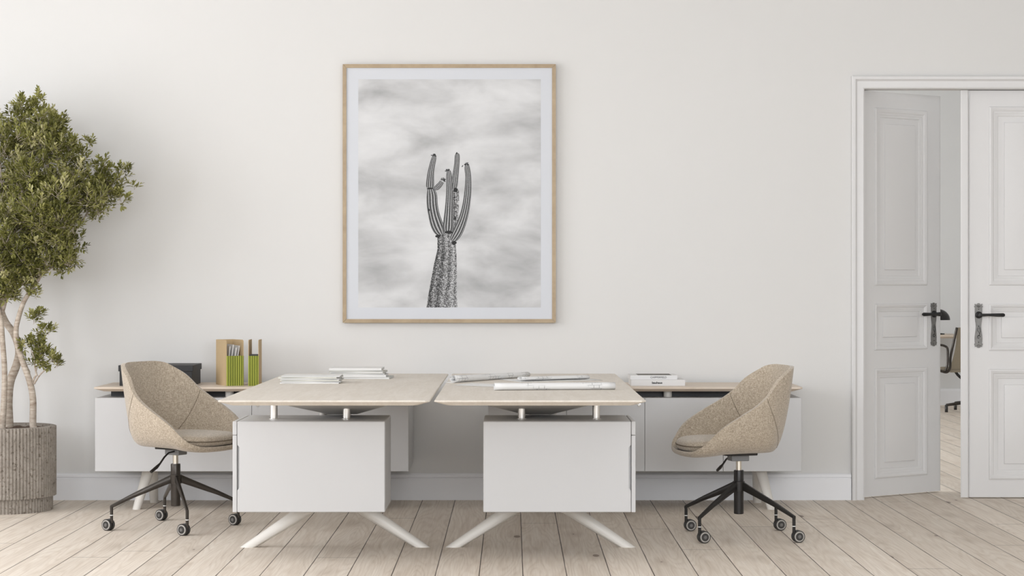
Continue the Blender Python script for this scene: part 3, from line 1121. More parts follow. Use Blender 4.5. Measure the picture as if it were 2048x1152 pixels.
def make_chair(label, loc, yaw, base_yaw, caster_dir, metal):
    t = thing('office_chair', label, 'chair', loc, 0, 'swivel chairs at the desks')
    Rz = Matrix.Rotation(yaw, 3, 'Z')

    def rot(mb, M3=Rz):
        mb.v = [M3 @ v for v in mb.v]
        return mb
    sh = rot(smooth_tab_shell()).build('seat_shell', M['fabric'], t, world=False, smooth=True)
    md = sh.modifiers.new('solid', 'SOLIDIFY')
    md.thickness = 0.022
    md.offset = -1
    md.use_even_offset = False
    md.use_rim = True
    bv = sh.modifiers.new('bevel', 'BEVEL')
    bv.width = 0.009
    bv.segments = 3
    bv.limit_method = 'ANGLE'
    bv.angle_limit = R(50)
    # stitched seams of the shell, outside and inside
    for a in (118, 242):
        sm = MB()
        pts = []
        for k in range(16):
            b_ = 0.42 + 0.575 * k / 15
            aa = a + (26 if a < 180 else -26) * (1 - k / 15) ** 1.2
            p = shell_point(aa, b_)
            q = shell_point(aa + 1, b_) - shell_point(aa - 1, b_)
            q2 = shell_point(aa, min(b_ + 0.01, 1)) - shell_point(aa, b_ - 0.01)
            nn = q.cross(q2).normalized()
            if nn.dot(p - Vector((0.05, 0, 0.62))) < 0:
                nn = -nn
            pts.append((p, nn))
        sm.tube([p + nn * 0.0003 for p, nn in pts], 0.0013, 6)
        sm.tube([p - nn * 0.0225 for p, nn in pts], 0.0013, 6)
        rot(sm).build('seam', M['fabseam'], t, world=False)
    # seat cushion
    cu = MB()
    N = 64
    ol = []
    for k in range(N):
        a = 2 * PI * k / N
        c, s = math.cos(a), math.sin(a)
        e = 0.62
        u = 0.080 + 0.232 * math.copysign(abs(c) ** e, c)
        v = (0.222 - 0.03 * (1 if c < 0 else 0) * abs(c)) * math.copysign(abs(s) ** 0.78, s)
        ol.append((u, v))
    levels = [(0.90, 0.452), (0.985, 0.458), (1.0, 0.468), (1.004, 0.481), (0.995, 0.492), (0.965, 0.501), (0.90, 0.507), (0.7, 0.512), (0.35, 0.513)]
    vs = []
    for sc_, z in levels:
        for (u, v) in ol:
            uu = 0.08 + (u - 0.08) * sc_
            droop = -0.012 * max(0, (uu - 0.18) / 0.16) ** 2
            vs.append((uu, v * sc_, z + droop - 0.10 * min(0, uu - 0.0) * 0.1))
    fs = []
    for i in range(len(levels) - 1):
        for k in range(N):
            a, b_ = i * N + k, i * N + (k + 1) % N
            fs.append((a, b_, b_ + N, a + N))
    vs.append((0.10, 0, 0.513))
    for k in range(N):
        fs.append(((len(levels) - 1) * N + k, (len(levels) - 1) * N + (k + 1) % N, len(vs) - 1))
    fs.append(tuple(range(N))[::-1])
    cu.add(vs, fs)
    cush = rot(cu).build('seat_cushion', M['fabric'], t, world=False, smooth=True)
    pi_ = MB()
    ringp = [Rz @ Vector(vs[3 * N + k]) for k in range(N)]
    pi_.tube([p + (p - Rz @ Vector((0.1, 0, p.z))).normalized() * 0.0006 for p in ringp + ringp[:1]], 0.0030, 6)
    pi_.build('piping', M['fabseam'], cush, world=False, smooth=True)
    # mechanism
    mp = MB().prism([(-0.07, -0.085), (0.09, -0.085), (0.10, -0.06), (0.10, 0.06), (0.09, 0.085), (-0.07, 0.085), (-0.08, 0.06), (-0.08, -0.06)], 0.420, 0.438, 'xy')
    rot(mp).build('mounting_plate', M['black'], t, world=False, bevel=0.003)
    rot(MB().box(-0.045, 0.05, -0.035, 0.035, 0.388, 0.4205)).build('tilt_mechanism', M['greybox'], t, world=False, bevel=0.004)
    lv = MB()
    lv.tube([(0.02, -0.03, 0.408), (0.02, -0.08, 0.404), (0.025, -0.12, 0.385), (0.03, -0.16, 0.355), (0.032, -0.19, 0.338), (0.033, -0.235, 0.318)],
            [0.004, 0.004, 0.005, 0.005, 0.009, 0.008], 10)
    sharp_smooth(rot(lv).build('lever', M['black'], t, world=False), 50)
    sharp_smooth(MB().lathe((0, 0, 0), [(0.0145, 0.30), (0.0145, 0.39)], 24).build('gas_lift', M['gas'], t, world=False))
    sharp_smooth(MB().lathe((0, 0, 0), [(0.023, 0.117), (0.025, 0.119), (0.025, 0.235), (0.031, 0.236), (0.031, 0.283), (0.0255, 0.284), (0.0255, 0.336), (0.024, 0.340)], 32)
                 .build('column', metal, t, world=False))
    Rb = 0.335
    for k in range(4):
        a = base_yaw + k * PI / 2
        d = Vector((math.cos(a), math.sin(a), 0))
        s_ = Vector((-d.y, d.x, 0))
        pts = [(0.022, 0.262, 0.022, 0.0095), (0.10, 0.230, 0.018, 0.009), (0.22, 0.181, 0.013, 0.008), (Rb - 0.012, 0.133, 0.0095, 0.0075), (Rb + 0.006, 0.1245, 0.0085, 0.0072)]
        lg = MB()
        vs = []
        for (r_, z, hh, hw) in pts:
            for (sy, sz) in ((-1, -0.6), (-0.6, -1), (0.6, -1), (1, -0.6), (1, 0.6), (0.6, 1), (-0.6, 1), (-1, 0.6)):
                vs.append(d * r_ + s_ * (sy * hw) + Vector((0, 0, z + sz * hh)))
        fs = [tuple(range(8)), tuple(range(32, 40))[::-1]]
        for i in range(4):
            for q in range(8):
                fs.append((i * 8 + q, i * 8 + (q + 1) % 8, (i + 1) * 8 + (q + 1) % 8, (i + 1) * 8 + q))
        lg.add(vs, fs)
        c = d * Rb
        lg.tube([c + Vector((0, 0, 0.130)), c + Vector((0, 0, 0.082))], 0.0082, 14)
        leg = sharp_smooth(lg.build('leg', metal, t, world=False), 35)
        # caster: stem, two wheels, hubs
        w = Matrix.Rotation(caster_dir + random.uniform(-0.05, 0.05), 3, 'Z') @ Vector((1, 0, 0))     # trailing direction
        ax = Vector((-w.y, w.x, 0))
        cc = c + w * 0.022 + Vector((0, 0, 0.0305))
        ca = MB()
        ca.tube([c + Vector((0, 0, 0.085)), c + Vector((0, 0, 0.040))], 0.0078, 14, mi=0)
        ca.tube([c + Vector((0, 0, 0.0835)), c + Vector((0, 0, 0.0795))], 0.0090, 14, mi=3)
        ca.tube([cc - ax * 0.006, cc + ax * 0.006], 0.0235, 20, mi=0)
        for sd in (-1, 1):
            prof_ = [(0.006, 0.0285), (0.0075, 0.0305), (0.0165, 0.0305), (0.019, 0.0288)]
            ca.tube([cc + ax * (sd * p) for p, _ in prof_], [r_ for _, r_ in prof_], 32, mi=1, caps=True)
            ca.tube([cc + ax * (sd * 0.0185), cc + ax * (sd * 0.0205)], [0.0262, 0.0240], 32, mi=2)
            ca.tube([cc + ax * (sd * 0.0200), cc + ax * (sd * 0.0209)], [0.0200, 0.0192], 32, mi=1)
            ca.tube([cc + ax * (sd * 0.0200), cc + ax * (sd * 0.0235)], [0.0095, 0.0085], 20, mi=4)
        sharp_smooth(ca.build('caster', [metal, M['tyre'], M['ring'], M['whitering'], M['hub']], leg, world=False), 40)
    return t


make_chair('beige tweed swivel chair at the left desk, facing right, beside the potted tree', (-1.779, 10.18, 0), R(-30), R(20), R(153), M['bronze'])
make_chair('beige tweed swivel chair at the right desk, facing left, near the doors', (1.158, 9.83, 0), R(180 + 13), R(-42), R(14), M['black'])

# ------------------------------------------------------------------ potted tree
PX, PY = -2.872, 11.0
tr = thing('potted_tree', 'bushy green tree with pale stems in a fluted concrete pot beside the left cabinet', 'plant', (PX, PY, 0))


def fluted(mb, r0, z0, z1, nrib, amp, n=None, phase=0.0):
    n = nrib * 8
    vs = []
    for z in (z0, z1):
        for k in range(n):
            a = 2 * PI * k / n
            ph = (k % 8) / 8
            r_ = r0 - amp * (0.5 - 0.5 * math.cos(2 * PI * ph)) ** 1.5
            vs.append((PX + r_ * math.cos(a), PY + r_ * math.sin(a), z))
    fs = [(k, (k + 1) % n, (k + 1) % n + n, k + n) for k in range(n)]
    fs.append(tuple(range(n))[::-1])
    return vs, fs, n


pot = MB()
vs, fs, n = fluted(None, 0.262, 0.083, 0.478, 84, 0.0075)
# top rim and inner wall
fs2 = list(fs)
for (r_, z) in ((0.250, 0.481), (0.228, 0.481), (0.226, 0.440)):
    b0 = len(vs)
    for k in range(n):
        a = 2 * PI * k / n
        vs.append((PX + r_ * math.cos(a), PY + r_ * math.sin(a), z))
    for k in range(n):
        fs2.append((b0 - n + k, b0 - n + (k + 1) % n, b0 + (k + 1) % n, b0 + k))
pot.add(vs, fs2)
vs, fs, n = fluted(None, 0.243, 0.0, 0.084, 78, 0.007)
pot.add(vs, fs)
pot.build('pot', M['concrete'], tr)
so = MB()
vs = [(PX, PY, 0.468)]
for j in range(1, 11):
    for k in range(48):
        a = 2 * PI * k / 48
        r_ = 0.2285 * j / 10
        vs.append((PX + r_ * math.cos(a), PY + r_ * math.sin(a), 0.466 + random.uniform(-0.007, 0.007) - 0.006 * j / 10))
fs = [(0, 1 + k, 1 + (k + 1) % 48) for k in range(48)]
for j in range(9):
    for k in range(48):
        a, b_ = 1 + j * 48 + k, 1 + j * 48 + (k + 1) % 48
        fs.append((a, a + 48, b_ + 48, b_))
so.add(vs, fs).build('soil', M['soil'], tr, smooth=True)


def wp(px, py, d=11.0):
    s = 3850 / d
    return Vector(((px - 1024) / s, d, CH - (py - 568) / s))


def cr3(P, n=6):
    out = []
    for i in range(len(P) - 1):
        a, b_, c, d = P[max(i - 1, 0)], P[i], P[i + 1], P[min(i + 2, len(P) - 1)]
        for k in range(n):
            t = k / n
            out.append(0.5 * ((2 * b_) + (c - a) * t + (2 * a - 5 * b_ + 4 * c - d) * t * t + (3 * b_ - a - 3 * c + d) * t ** 3))
    out.append(P[-1])
    return out


def stem(name, pl, r0, r1, n=14, ds=None):
    P = [wp(*p) if len(p) == 3 else wp(p[0], p[1], 11.0) for p in pl]
    Q = cr3(P)
    rr = [r0 + (r1 - r0) * (i / (len(Q) - 1)) ** 0.85 for i in range(len(Q))]
    return MB().tube(Q, rr, n)


stems = [
    ([(72, 862, 10.98), (66, 850, 10.98), (66, 800, 10.96), (60, 765, 10.95), (45, 722, 10.94), (35, 690, 10.93), (32, 660, 10.93), (37, 635, 10.94), (47, 605, 10.95), (62, 580, 10.97), (78, 555, 10.98), (92, 520, 11.0), (105, 460, 11.0)], 0.021, 0.010),
    ([(14, 862, 11.02), (17, 850, 11.02), (16, 805, 11.03), (20, 765, 11.03), (33, 730, 11.03), (38, 700, 11.03), (28, 668, 11.02), (12, 645, 11.02), (3, 622, 11.0), (4, 600, 11.0), (10, 575, 11.0), (12, 540, 11.0), (20, 480, 11.0), (40, 400, 11.0)], 0.030, 0.012),
    ([(4, 862, 10.93), (5, 850, 10.93), (8, 800, 10.93), (9, 740, 10.94), (5, 680, 10.95), (2, 640, 10.96), (-8, 600, 10.97), (-18, 540, 10.98), (-25, 450, 11.0)], 0.020, 0.010),
    ([(-30, 862, 11.05), (-32, 850, 11.05), (-50, 780, 11.05), (-45, 700, 11.06), (-65, 620, 11.07), (-85, 540, 11.05), (-90, 430, 11.05)], 0.024, 0.011),
]
for pl, r0, r1 in stems:
    stem('trunk', pl, r0, r1, 16).build('trunk', M['bark'], tr, smooth=True)
brn = MB()
twigs = [
    ([(68, 768, 10.95), (78, 752, 10.95), (88, 742, 10.94), (102, 730, 10.93)], 0.006, 0.0025),
    ([(74, 752, 10.95), (70, 735, 10.95), (68, 715, 10.94), (62, 700, 10.94)], 0.006, 0.003),
    ([(72, 742, 10.95), (78, 720, 10.96), (82, 700, 10.97)], 0.004, 0.002),
    ([(64, 780, 10.95), (66, 762, 10.95), (74, 748, 10.95)], 0.008, 0.005),
    ([(60, 745, 10.95), (53, 730, 10.95), (50, 718, 10.95)], 0.004, 0.002),
    ([(80, 705, 10.96), (76, 685, 10.96), (74, 665, 10.96), (76, 648, 10.96)], 0.003, 0.0015),
    ([(74, 668, 10.96), (84, 662, 10.95), (95, 662, 10.95)], 0.002, 0.0012),
    ([(3, 625, 11.0), (10, 600, 10.98), (14, 570, 10.96), (18, 545, 10.95)], 0.016, 0.011),
]
for pl, r0, r1 in twigs:
    brn.add(*(lambda m_: (m_.v, m_.f))(stem('', pl, r0, r1, 8)))
# scaffold branches inside the crown
blobs = [  # px, py, radius px, depth, weight
    (60, 275, 62, 11.0, 1.0), (15, 335, 85, 10.95, 1.0), (105, 300, 42, 10.93, 0.8), (110, 395, 68, 10.85, 1.5), (40, 390, 70, 10.88, 1.3),
    (185, 385, 40, 10.95, 0.8), (212, 372, 26, 11.0, 0.35), (95, 465, 62, 10.88, 1.5), (35, 475, 80, 10.9, 1.5), (10, 540, 45, 10.92, 0.8), (128, 500, 34, 10.9, 0.7),
    (55, 525, 34, 10.92, 0.6), (-75, 310, 100, 11.0, 1.3), (-85, 450, 100, 11.0, 1.3), (-170, 380, 85, 11.0, 1.0), (-45, 270, 50, 11.0, 0.5),
    (42, 215, 17, 11.0, 0.22), (78, 200, 10, 11.0, 0.08), (72, 216, 7, 11.0, 0.05), (118, 245, 14, 11.02, 0.15), (180, 288, 9, 11.03, 0.05), (242, 345, 13, 11.05, 0.10), (268, 375, 6, 11.05, 0.03), (242, 398, 15, 11.02, 0.12),
    (195, 432, 11, 11.0, 0.08), (150, 315, 14, 11.0, 0.10), (160, 330, 18, 11.0, 0.12), (205, 330, 12, 11.0, 0.07), (122, 533, 11, 10.95, 0.10), (18, 590, 16, 10.95, 0.22), (42, 562, 26, 10.93, 0.35), (2, 570, 30, 10.95, 0.4), (60, 545, 20, 10.95, 0.2), (70, 588, 8, 10.95, 0.05), (-60, 560, 40, 11.0, 0.4),
    (76, 632, 9, 10.96, 0.07), (68, 642, 7, 10.96, 0.05), (84, 662, 8, 10.95, 0.05), (96, 664, 8, 10.95, 0.05), (52, 690, 12, 10.95, 0.11), (74, 690, 12, 10.96, 0.10), (82, 708, 14, 10.97, 0.15), (78, 728, 12, 10.96, 0.10), (104, 722, 10, 10.93, 0.08), (114, 728, 7, 10.93, 0.05),
]
for (bx, by, br_, dd, wt) in blobs[:16]:
    src = random.choice([(15, 520, 11.0), (80, 550, 10.98), (25, 470, 11.0), (-20, 520, 11.0)])
    mid = ((src[0] + bx) / 2 + random.uniform(-12, 12), (src[1] + by) / 2 + 10, (src[2] + dd) / 2)
    brn.add(*(lambda m_: (m_.v, m_.f))(stem('', [src, mid, (bx, by, dd)], 0.009, 0.003, 8)))
    for q in range(6):
        a = random.uniform(0, 2 * PI)
        e = (bx + math.cos(a) * br_ * 0.8, by + math.sin(a) * br_ * 0.8, dd + random.uniform(-0.1, 0.1))
        brn.add(*(lambda m_: (m_.v, m_.f))(stem('', [(bx * .6 + mid[0] * .4, by * .6 + mid[1] * .4, dd), ((bx + e[0]) / 2, (by + e[1]) / 2 + 4, dd), e], 0.004, 0.0015, 6)))
brn.build('branch', M['bark'], tr, smooth=True)

# leaves: sprigs of small pointed leaves
lv, lf, lr = [], [], []
tw = MB()


def leaf(p, d, up, L, wd, rnd):
    d = d.normalized()
    s_ = d.cross(up)
    if s_.length < 1e-3:
        s_ = Vector((1, 0, 0))
    s_.normalize()
    n_ = s_.cross(d)
    b0 = len(lv)
    mid1 = p + d * (L * 0.38) - n_ * (wd * 0.18)
    mid2 = p + d * (L * 0.72) - n_ * (wd * 0.10)
    tip = p + d * L - n_ * (L * 0.10)
    lv.extend([p, mid1 + s_ * wd * 0.38 + n_ * wd * 0.2, mid1, mid1 - s_ * wd * 0.38 + n_ * wd * 0.2,
               mid2 + s_ * wd * 0.44 + n_ * wd * 0.15, mid2, mid2 - s_ * wd * 0.44 + n_ * wd * 0.15, tip])
    fs_ = [(0, 1, 2), (0, 2, 3), (1, 4, 5, 2), (2, 5, 6, 3), (4, 7, 5), (5, 7, 6)]
    lf.extend([tuple(b0 + i for i in f) for f in fs_])
    lr.extend([rnd] * 8)


def rdir():
    while True:
        v = Vector((random.uniform(-1, 1), random.uniform(-1, 1), random.uniform(-1, 1)))
        if 0.1 < v.length < 1:
            return v.normalized()


for (bx, by, br_, dd, wt) in blobs:
    c = wp(bx, by, dd)
    r3 = br_ / 350
    ns = max(3, int((235 if r3 > 0.08 else 120) * wt))
    subs = []
    for k in range(max(2, ns // 9)):
        d = rdir()
        rr = r3 * (random.random() ** 0.4)
        subs.append((c + Vector((d.x * rr, d.y * rr * 0.95, d.z * rr)), random.gauss(0, 0.14)))
    for k in range(ns):
        if r3 > 0.08:
            cc_, tn = random.choice(subs)
            d = rdir()
            pos = cc_ + d * (0.052 * random.random() ** 0.6)
        else:
            d = rdir()
            tn = 0
            pos = c + d * (r3 * random.random() ** 0.45)
        pos.y = min(pos.y, 11.38)
        out = (d * 0.8 + Vector((0, -0.15, 0.75)) + rdir() * 0.35).normalized()
        sl = random.uniform(0.035, 0.06) * (1 if r3 > 0.05 else 0.75)
        tone = random.gauss(0.48, 0.14) + tn
        if r3 > 0.05 or k % 2 == 0:
            tw.tube([pos - out * sl * 0.6, pos + out * sl], [0.0011, 0.0007], 4, caps=False)
        nl = random.randint(8, 12)
        for j in range(nl):
            t_ = j / (nl - 1)
            ang = j * 2.4 + random.uniform(-0.4, 0.4)
            side = out.orthogonal().normalized()
            side = Quaternion(out, ang) @ side
            sp_ = 0.95 - 0.65 * t_
            ld = (out * (1 - sp_ * 0.45) + side * sp_)
            p = pos + out * (sl * (t_ * 1.1 - 0.1))
            L = random.uniform(0.027, 0.042) * (1.0 - 0.2 * t_)
            leaf(p, ld, Vector((0, 0, 1)) + rdir() * 0.4, L, L * 0.42, min(1, max(0, tone + random.gauss(0, 0.14))))
me = bpy.data.meshes.new('foliage')
off = tr.location
me.from_pydata([tuple(v - off) for v in lv], [], lf)
me.materials.append(M['leaf'])
at = me.attributes.new('leafrand', 'FLOAT', 'POINT')
at.data.foreach_set('value', lr)
fo = bpy.data.objects.new('foliage', me)
COL.objects.link(fo)
fo.parent = tr
tw.build('twig', M['bark'], tr)

# ------------------------------------------------------------------ things on the cabinets
# black box
bx = thing('storage_box', 'black lidded box on the left cabinet, half hidden by the chair back', 'box', (-2.05, 11.2, CZT))
MB().box(-2.255, -1.838, 11.06, 11.36, CZT, CZT + 0.095).build('box_body', M['boxblack'], bx, bevel=0.002)
MB().box(-2.261, -1.832, 11.054, 11.366, CZT + 0.083, CZT + 0.118).build('lid', M['boxblack'], bx, bevel=0.002)


def holder(label, x, y, yaw, w, dp, back_h, papers):
    """magazine file: corrugated green front, kraft sides"""
    t = thing('magazine_file', label, 'file holder', (x, y, CZT), yaw, 'magazine files on the left cabinet')
    H, fh, th = 0.262, 0.172, 0.003
    nst = 9
    fp = MB()
    nn = 64
    pts = [(w * i / nn, -0.0022 * (0.5 - 0.5 * math.cos(2 * PI * i / nn * nst)) - 0.0005) for i in range(nn + 1)]
    fp.prism(pts + [(w, th), (0, th)], 0.0, fh, 'xy')
    fp.build('front_panel', M['green'], t, world=False)
    f = MB()
    f.prism([(th, 0), (dp, 0), (dp, H), (0.02, H + 0.002), (th, H - 0.004)], 0.0, th, 'yz')
    f.build('side_panel', [M['kraft']], t, world=False)
    f = MB()
    f.prism([(th, 0), (dp, 0), (dp, H), (0.02, H + 0.002), (th, H - 0.004)], w - th, w, 'yz')
    f.build('side_panel', M['kraft'], t, world=False)
    MB().box(th, w - th, dp - th, dp, 0, back_h).build('back_panel', M['kraft'], t, world=False)
    MB().box(th, w - th, th, dp - th, 0, 0.003).build('bottom_panel', M['kraftdark'], t, world=False)
    if not papers:
        MB().box(th + 0.001, w - th - 0.001, th + 0.004, dp - 0.03, 0.004, fh + 0.004).build('dark_interior_block', M['boxblack'], t, world=False)  # black block added to paint the file's dark interior, not a real insert
    return t


h1x, h1y = (453 - 1024) / 348.5, 3850 / 348.5
holder('wide kraft and green magazine file holding white papers, on the left cabinet', h1x, h1y, R(26), 0.103, 0.20, 0.262, True)
holder('narrow empty kraft and green magazine file beside the one with papers', (496 - 1024) / 348.5, h1y + 0.01, R(3), 0.060, 0.22, 0.17, False)
ca, sa = math.cos(R(26)), math.sin(R(26))
for i, (lx, ht, tilt, tk) in enumerate(((0.028, 0.222, 6, 0.006), (0.042, 0.232, 8, 0.008), (0.058, 0.215, 8, 0.009), (0.074, 0.226, 9, 0.008))):
    yb = 0.045 + 0.012 * (i % 2)
    c, s = math.cos(R(tilt)), math.sin(R(tilt))
    m_ = MB().box(0, tk, 0, 0.11, 0, ht)
    m_.v = [Vector((v.x * c + v.z * s - 0.018, v.y + yb, v.z * c - v.x * s + 0.006)) for v in m_.v]
    o = m_.build('paper_bundle', M['paper'], None)
    o.location = (h1x + ca * lx, h1y + sa * lx, CZT)
    o.rotation_euler = (0, 0, R(26))
    tag(o, ['leftmost', 'second from left', 'third from left', 'rightmost'][i] + ' of the white paper bundles standing in the wide magazine file', 'papers', 'papers in the wide magazine file')


def book(name, label, cat, cx, cy, z, w, d, h, yaw, covermat, pagemat, group=None, spine_front=True, cov=0.0022):
    t = thing(name, label, cat, (cx, cy, z), yaw, group)
    p = MB().box(-w / 2 + 0.002, w / 2 - 0.003, -d / 2 + 0.003, d / 2 - 0.003, cov, h - cov)
    c = MB()
    c.box(-w / 2, w / 2, -d / 2, d / 2, 0, cov).box(-w / 2, w / 2, -d / 2, d / 2, h - cov, h)
    if spine_front:
        c.box(-w / 2, w / 2, -d / 2, -d / 2 + 0.003, cov, h - cov)
    else:
        c.box(-w / 2, -w / 2 + 0.002, -d / 2, d / 2, cov, h - cov)
    c.build('cover', covermat, t, world=False)
    p.build('pages', pagemat, t, world=False)
    return t


def spine_text(t, body, x, z, size, d, bold, mat):
    cu = bpy.data.curves.new('spine_text', 'FONT')
    cu.body = body
    cu.size = size
    cu.extrude = 0.0002
    cu.align_x = 'LEFT'
    if bold:
        cu.offset = size * 0.028
    tmp = bpy.data.objects.new('tmp', cu)
    COL.objects.link(tmp)
    dg = bpy.context.evaluated_depsgraph_get()
    me_ = bpy.data.meshes.new_from_object(tmp.evaluated_get(dg))
    bpy.data.objects.remove(tmp)
    o = bpy.data.objects.new('spine_text', me_)
    me_.materials.clear()
    me_.materials.append(mat)
    COL.objects.link(o)
    o.parent = t
    o.location = (x, -d / 2 - 0.0004, z)
    o.rotation_euler = (PI / 2, 0, 0)
    return o


sB = 348.0
b1 = book('book', 'thicker white book under the thinner one on the right cabinet', 'book', (1316 - 1024) / sB, 11.19, CZT, 0.310, 0.25, 0.034, R(0.5), M['spinewhite'], M['paper'], 'books on the right cabinet')
spine_text(b1, 'bauhaus', -0.036, 0.0115, 0.0185, 0.25, True, M['ink'])
b2 = book('book', 'thinner white book with a dark picture cover, on top of the thicker one', 'book', (1310 - 1024) / sB - 0.005, 11.21, CZT + 0.0342, 0.272, 0.22, 0.024, R(0.5), M['spinewhite'], M['paper'], 'books on the right cabinet')
spine_text(b2, 'CHIPPERFIELD', -0.020, 0.0075, 0.0150, 0.22, False, M['ink'])
MB().box(-0.09, 0.105, -0.085, 0.09, 0.0240, 0.0244).build('cover_picture', M['coverdark'], b2, world=False)

# ------------------------------------------------------------------ papers on the left desk
PP = {'a': M['paper'], 'b': M['paper2'], 'c': M['paper3']}
z = DT
fronts = [(0.006, 'a', 0.5, 0), (0.006, 'a', 4, 0.004), (0.007, 'b', -2.5, 0.006), (0.006, 'a', 2, 0.002), (0.007, 'b', -5, 0.0), (0.006, 'a', 1, 0.006)]
order = ['bottom', 'second from the bottom', 'third from the bottom', 'third from the top', 'second from the top', 'top']
for i, (h, mk, yaw, dx) in enumerate(fronts):
    b_ = book('magazine', '%s magazine of the pale stack nearest the front of the left desk' % order[i], 'magazine',
              (614 - 1024) / 389 + 0.02 + dx, 9.90 + 0.02, z, 0.300, 0.215, h, R(yaw), PP[mk], M['paper'], 'front magazine stack', i % 2 == 0, 0.0011)
    z += h + 0.0003
z = DT
backs = [(0.010, 'c', -3, 0.03, 0.30), (0.0115, 'a', 0, 0.008, 0.292), (0.0085, 'c', 2, 0.0, 0.29), (0.009, 'b', -3, 0.0, 0.292), (0.006, 'b', 4, -0.01, 0.285), (0.011, 'a', -1, -0.008, 0.28)]
for i, (h, mk, yaw, dx, w) in enumerate(backs):
    b_ = book('magazine', '%s magazine of the taller stack at the back of the left desk' % order[i], 'magazine',
              (716 - 1024) / 372 + dx, 10.40, z, w, 0.22, h, R(yaw), PP[mk], M['paper'], 'back magazine stack', i in (1, 5), 0.0012)
    z += h + 0.0003


# ------------------------------------------------------------------ drawings on the right desk
def add_uv(o, uvl):
    ul_ = o.data.uv_layers.new(name='UVMap')
    for l in o.data.loops:
        ul_.data[l.index].uv = uvl[l.vertex_index]


def rolled(name, label, p0, p1, prof_, z0, uvoff=0.0, taper=1.0, turn=None):
    """prof_: list of (across, height) cross-section; sheet runs from p0 to p1 on the desk"""
    p0, p1 = Vector((*p0, z0)), Vector((*p1, z0))
    d = (p1 - p0)
    L = d.length
    d.normalize()
    s_ = Vector((-d.y, d.x, 0))
    n_ = len(prof_)
    arc = [0]
    for i in range(1, n_):
        arc.append(arc[-1] + math.hypot(prof_[i][0] - prof_[i - 1][0], prof_[i][1] - prof_[i - 1][1]))
    vs, uv = [], []
    NL = 12
    for j in range(NL + 1):
        t = j / NL
        k = 1 + (taper - 1) * t
        for i, (a, h) in enumerate(prof_):
            vs.append(p0 + d * (L * t) + s_ * (a * k) + Vector((0, 0, h * k)))
            uv.append((L * t + uvoff, arc[i] + uvoff * 0.7))
    fs = []
    for j in range(NL):
        for i in range(n_ - 1):
            a = j * n_ + i
            fs.append((a, a + 1, a + 1 + n_, a + n_))
    me_ = bpy.data.meshes.new(name)
    me_.from_pydata([tuple(v) for v in vs], [], fs)
    me_.materials.append(M['plan'])
    for p in me_.polygons:
        p.use_smooth = True
    o = bpy.data.objects.new(name, me_)
    COL.objects.link(o)
    ul_ = me_.uv_layers.new(name='UVMap')
    for l in me_.loops:
        ul_.data[l.index].uv = uv[l.vertex_index]
    md = o.modifiers.new('solid', 'SOLIDIFY')
    md.thickness = 0.0006
    tag(o, label, 'drawing', 'architectural drawings on the right desk')
    return o


def spiral(r0, r1, turns, tail, n=60, sq=1.0):
    """a rolled sheet: flat tail on the desk, then curling up into a spiral; lowest point at height ~0"""
    pts = []
    if tail > 0:
        for i in range(6):
            pts.append((tail * (1 - i / 6), 0.0009))
    for i in range(n + 1):
        t = i / n
        a = -PI / 2 - 2 * PI * turns * t
        r_ = r0 + (r1 - r0) * t
        pts.append((r_ * math.cos(a) * sq, r0 + r_ * math.sin(a) + 0.0009))
    return pts


# front roll, sagging slightly
rolled('rolled_drawing', 'long rolled plan drawing lying across the front of the right desk', (-0.085, 9.20), (0.495, 9.27), spiral(0.0175, 0.013, 1.7, 0.03, sq=1.5), DT, 0.0)
# flat sheet partly open behind, lying on the desk
rolled('unrolled_drawing', 'loosely opened plan sheet lying between the two rolls at the left of the right desk', (-0.245, 9.72), (0.10, 9.46),
       [(-0.09 + 0.16 * i / 20, 0.0012 + 0.0035 * (i / 20) ** 2) for i in range(21)], DT, 3.0)
rolled('rolled_drawing', 'rolled plan drawing with an open curled end at the far left of the right desk', (-0.305, 9.90), (0.085, 10.50), spiral(0.0195, 0.010, 1.8, 0.05, sq=1.25), DT, 1.3, taper=0.75)
rolled('rolled_drawing', 'flattened plan roll lying at the far right of the right desk', (0.04, 10.05), (0.40, 10.25), spiral(0.0105, 0.006, 1.3, 0.10, sq=3.0), DT + 0.003, 5.1)
rolled('drawing_sheet', 'flat plan sheet spread under the flattened roll at the back of the right desk', (-0.02, 10.12), (0.42, 10.30),
       [(-0.16 + 0.30 * i / 20, 0.0008) for i in range(21)], DT, 7.7)

# ------------------------------------------------------------------ the far room, seen through the gap of the doors
fdk = thing('desk', 'pale wooden desk in the far room, seen through the door gap', 'desk', (4.15, 20.15, 0))
bevel_board(MB(), 3.55, 4.66, 19.85, 20.45, 0.765, 0.02, 0.035, 0.02).build('tabletop', M['credtop'], fdk)
for (x, y) in ((3.65, 19.95), (3.65, 20.35), (4.3, 19.95), (4.3, 20.35)):
    MB().lathe((x, y, 0), [(0.018, 0), (0.026, 0.735)], 16).build('leg', M['legpaint'], fdk, smooth=True)
lm = thing('desk_lamp', 'black domed desk lamp on the far desk behind the door gap', 'lamp', (4.40, 20.05, 0.765))
dome = []
for i in range(9):
    a = PI / 2 * i / 8
    dome.append((0.125 * math.cos(a) + 0.001, 0.915 + 0.115 * math.sin(a)))
lb = MB()
lb.lathe((4.435, 20.05, 0), [(0.120, 0.918)] + dome, 32)
sharp_smooth(lb.build('lamp_shade', M['black'], lm), 50)
MB().tube([(4.452, 20.05, 0.772), (4.452, 20.05, 0.93)], 0.008, 12).build('stem', M['black'], lm, smooth=True)
sharp_smooth(MB().lathe((4.435, 20.05, 0), [(0.07, 0.765), (0.07, 0.775), (0.02, 0.78)], 24).build('lamp_base', M['black'], lm), 50)

ch = thing('mesh_chair', 'beige ribbed office chair with curved metal arms in the far room', 'chair', (4.66, 19.4, 0))


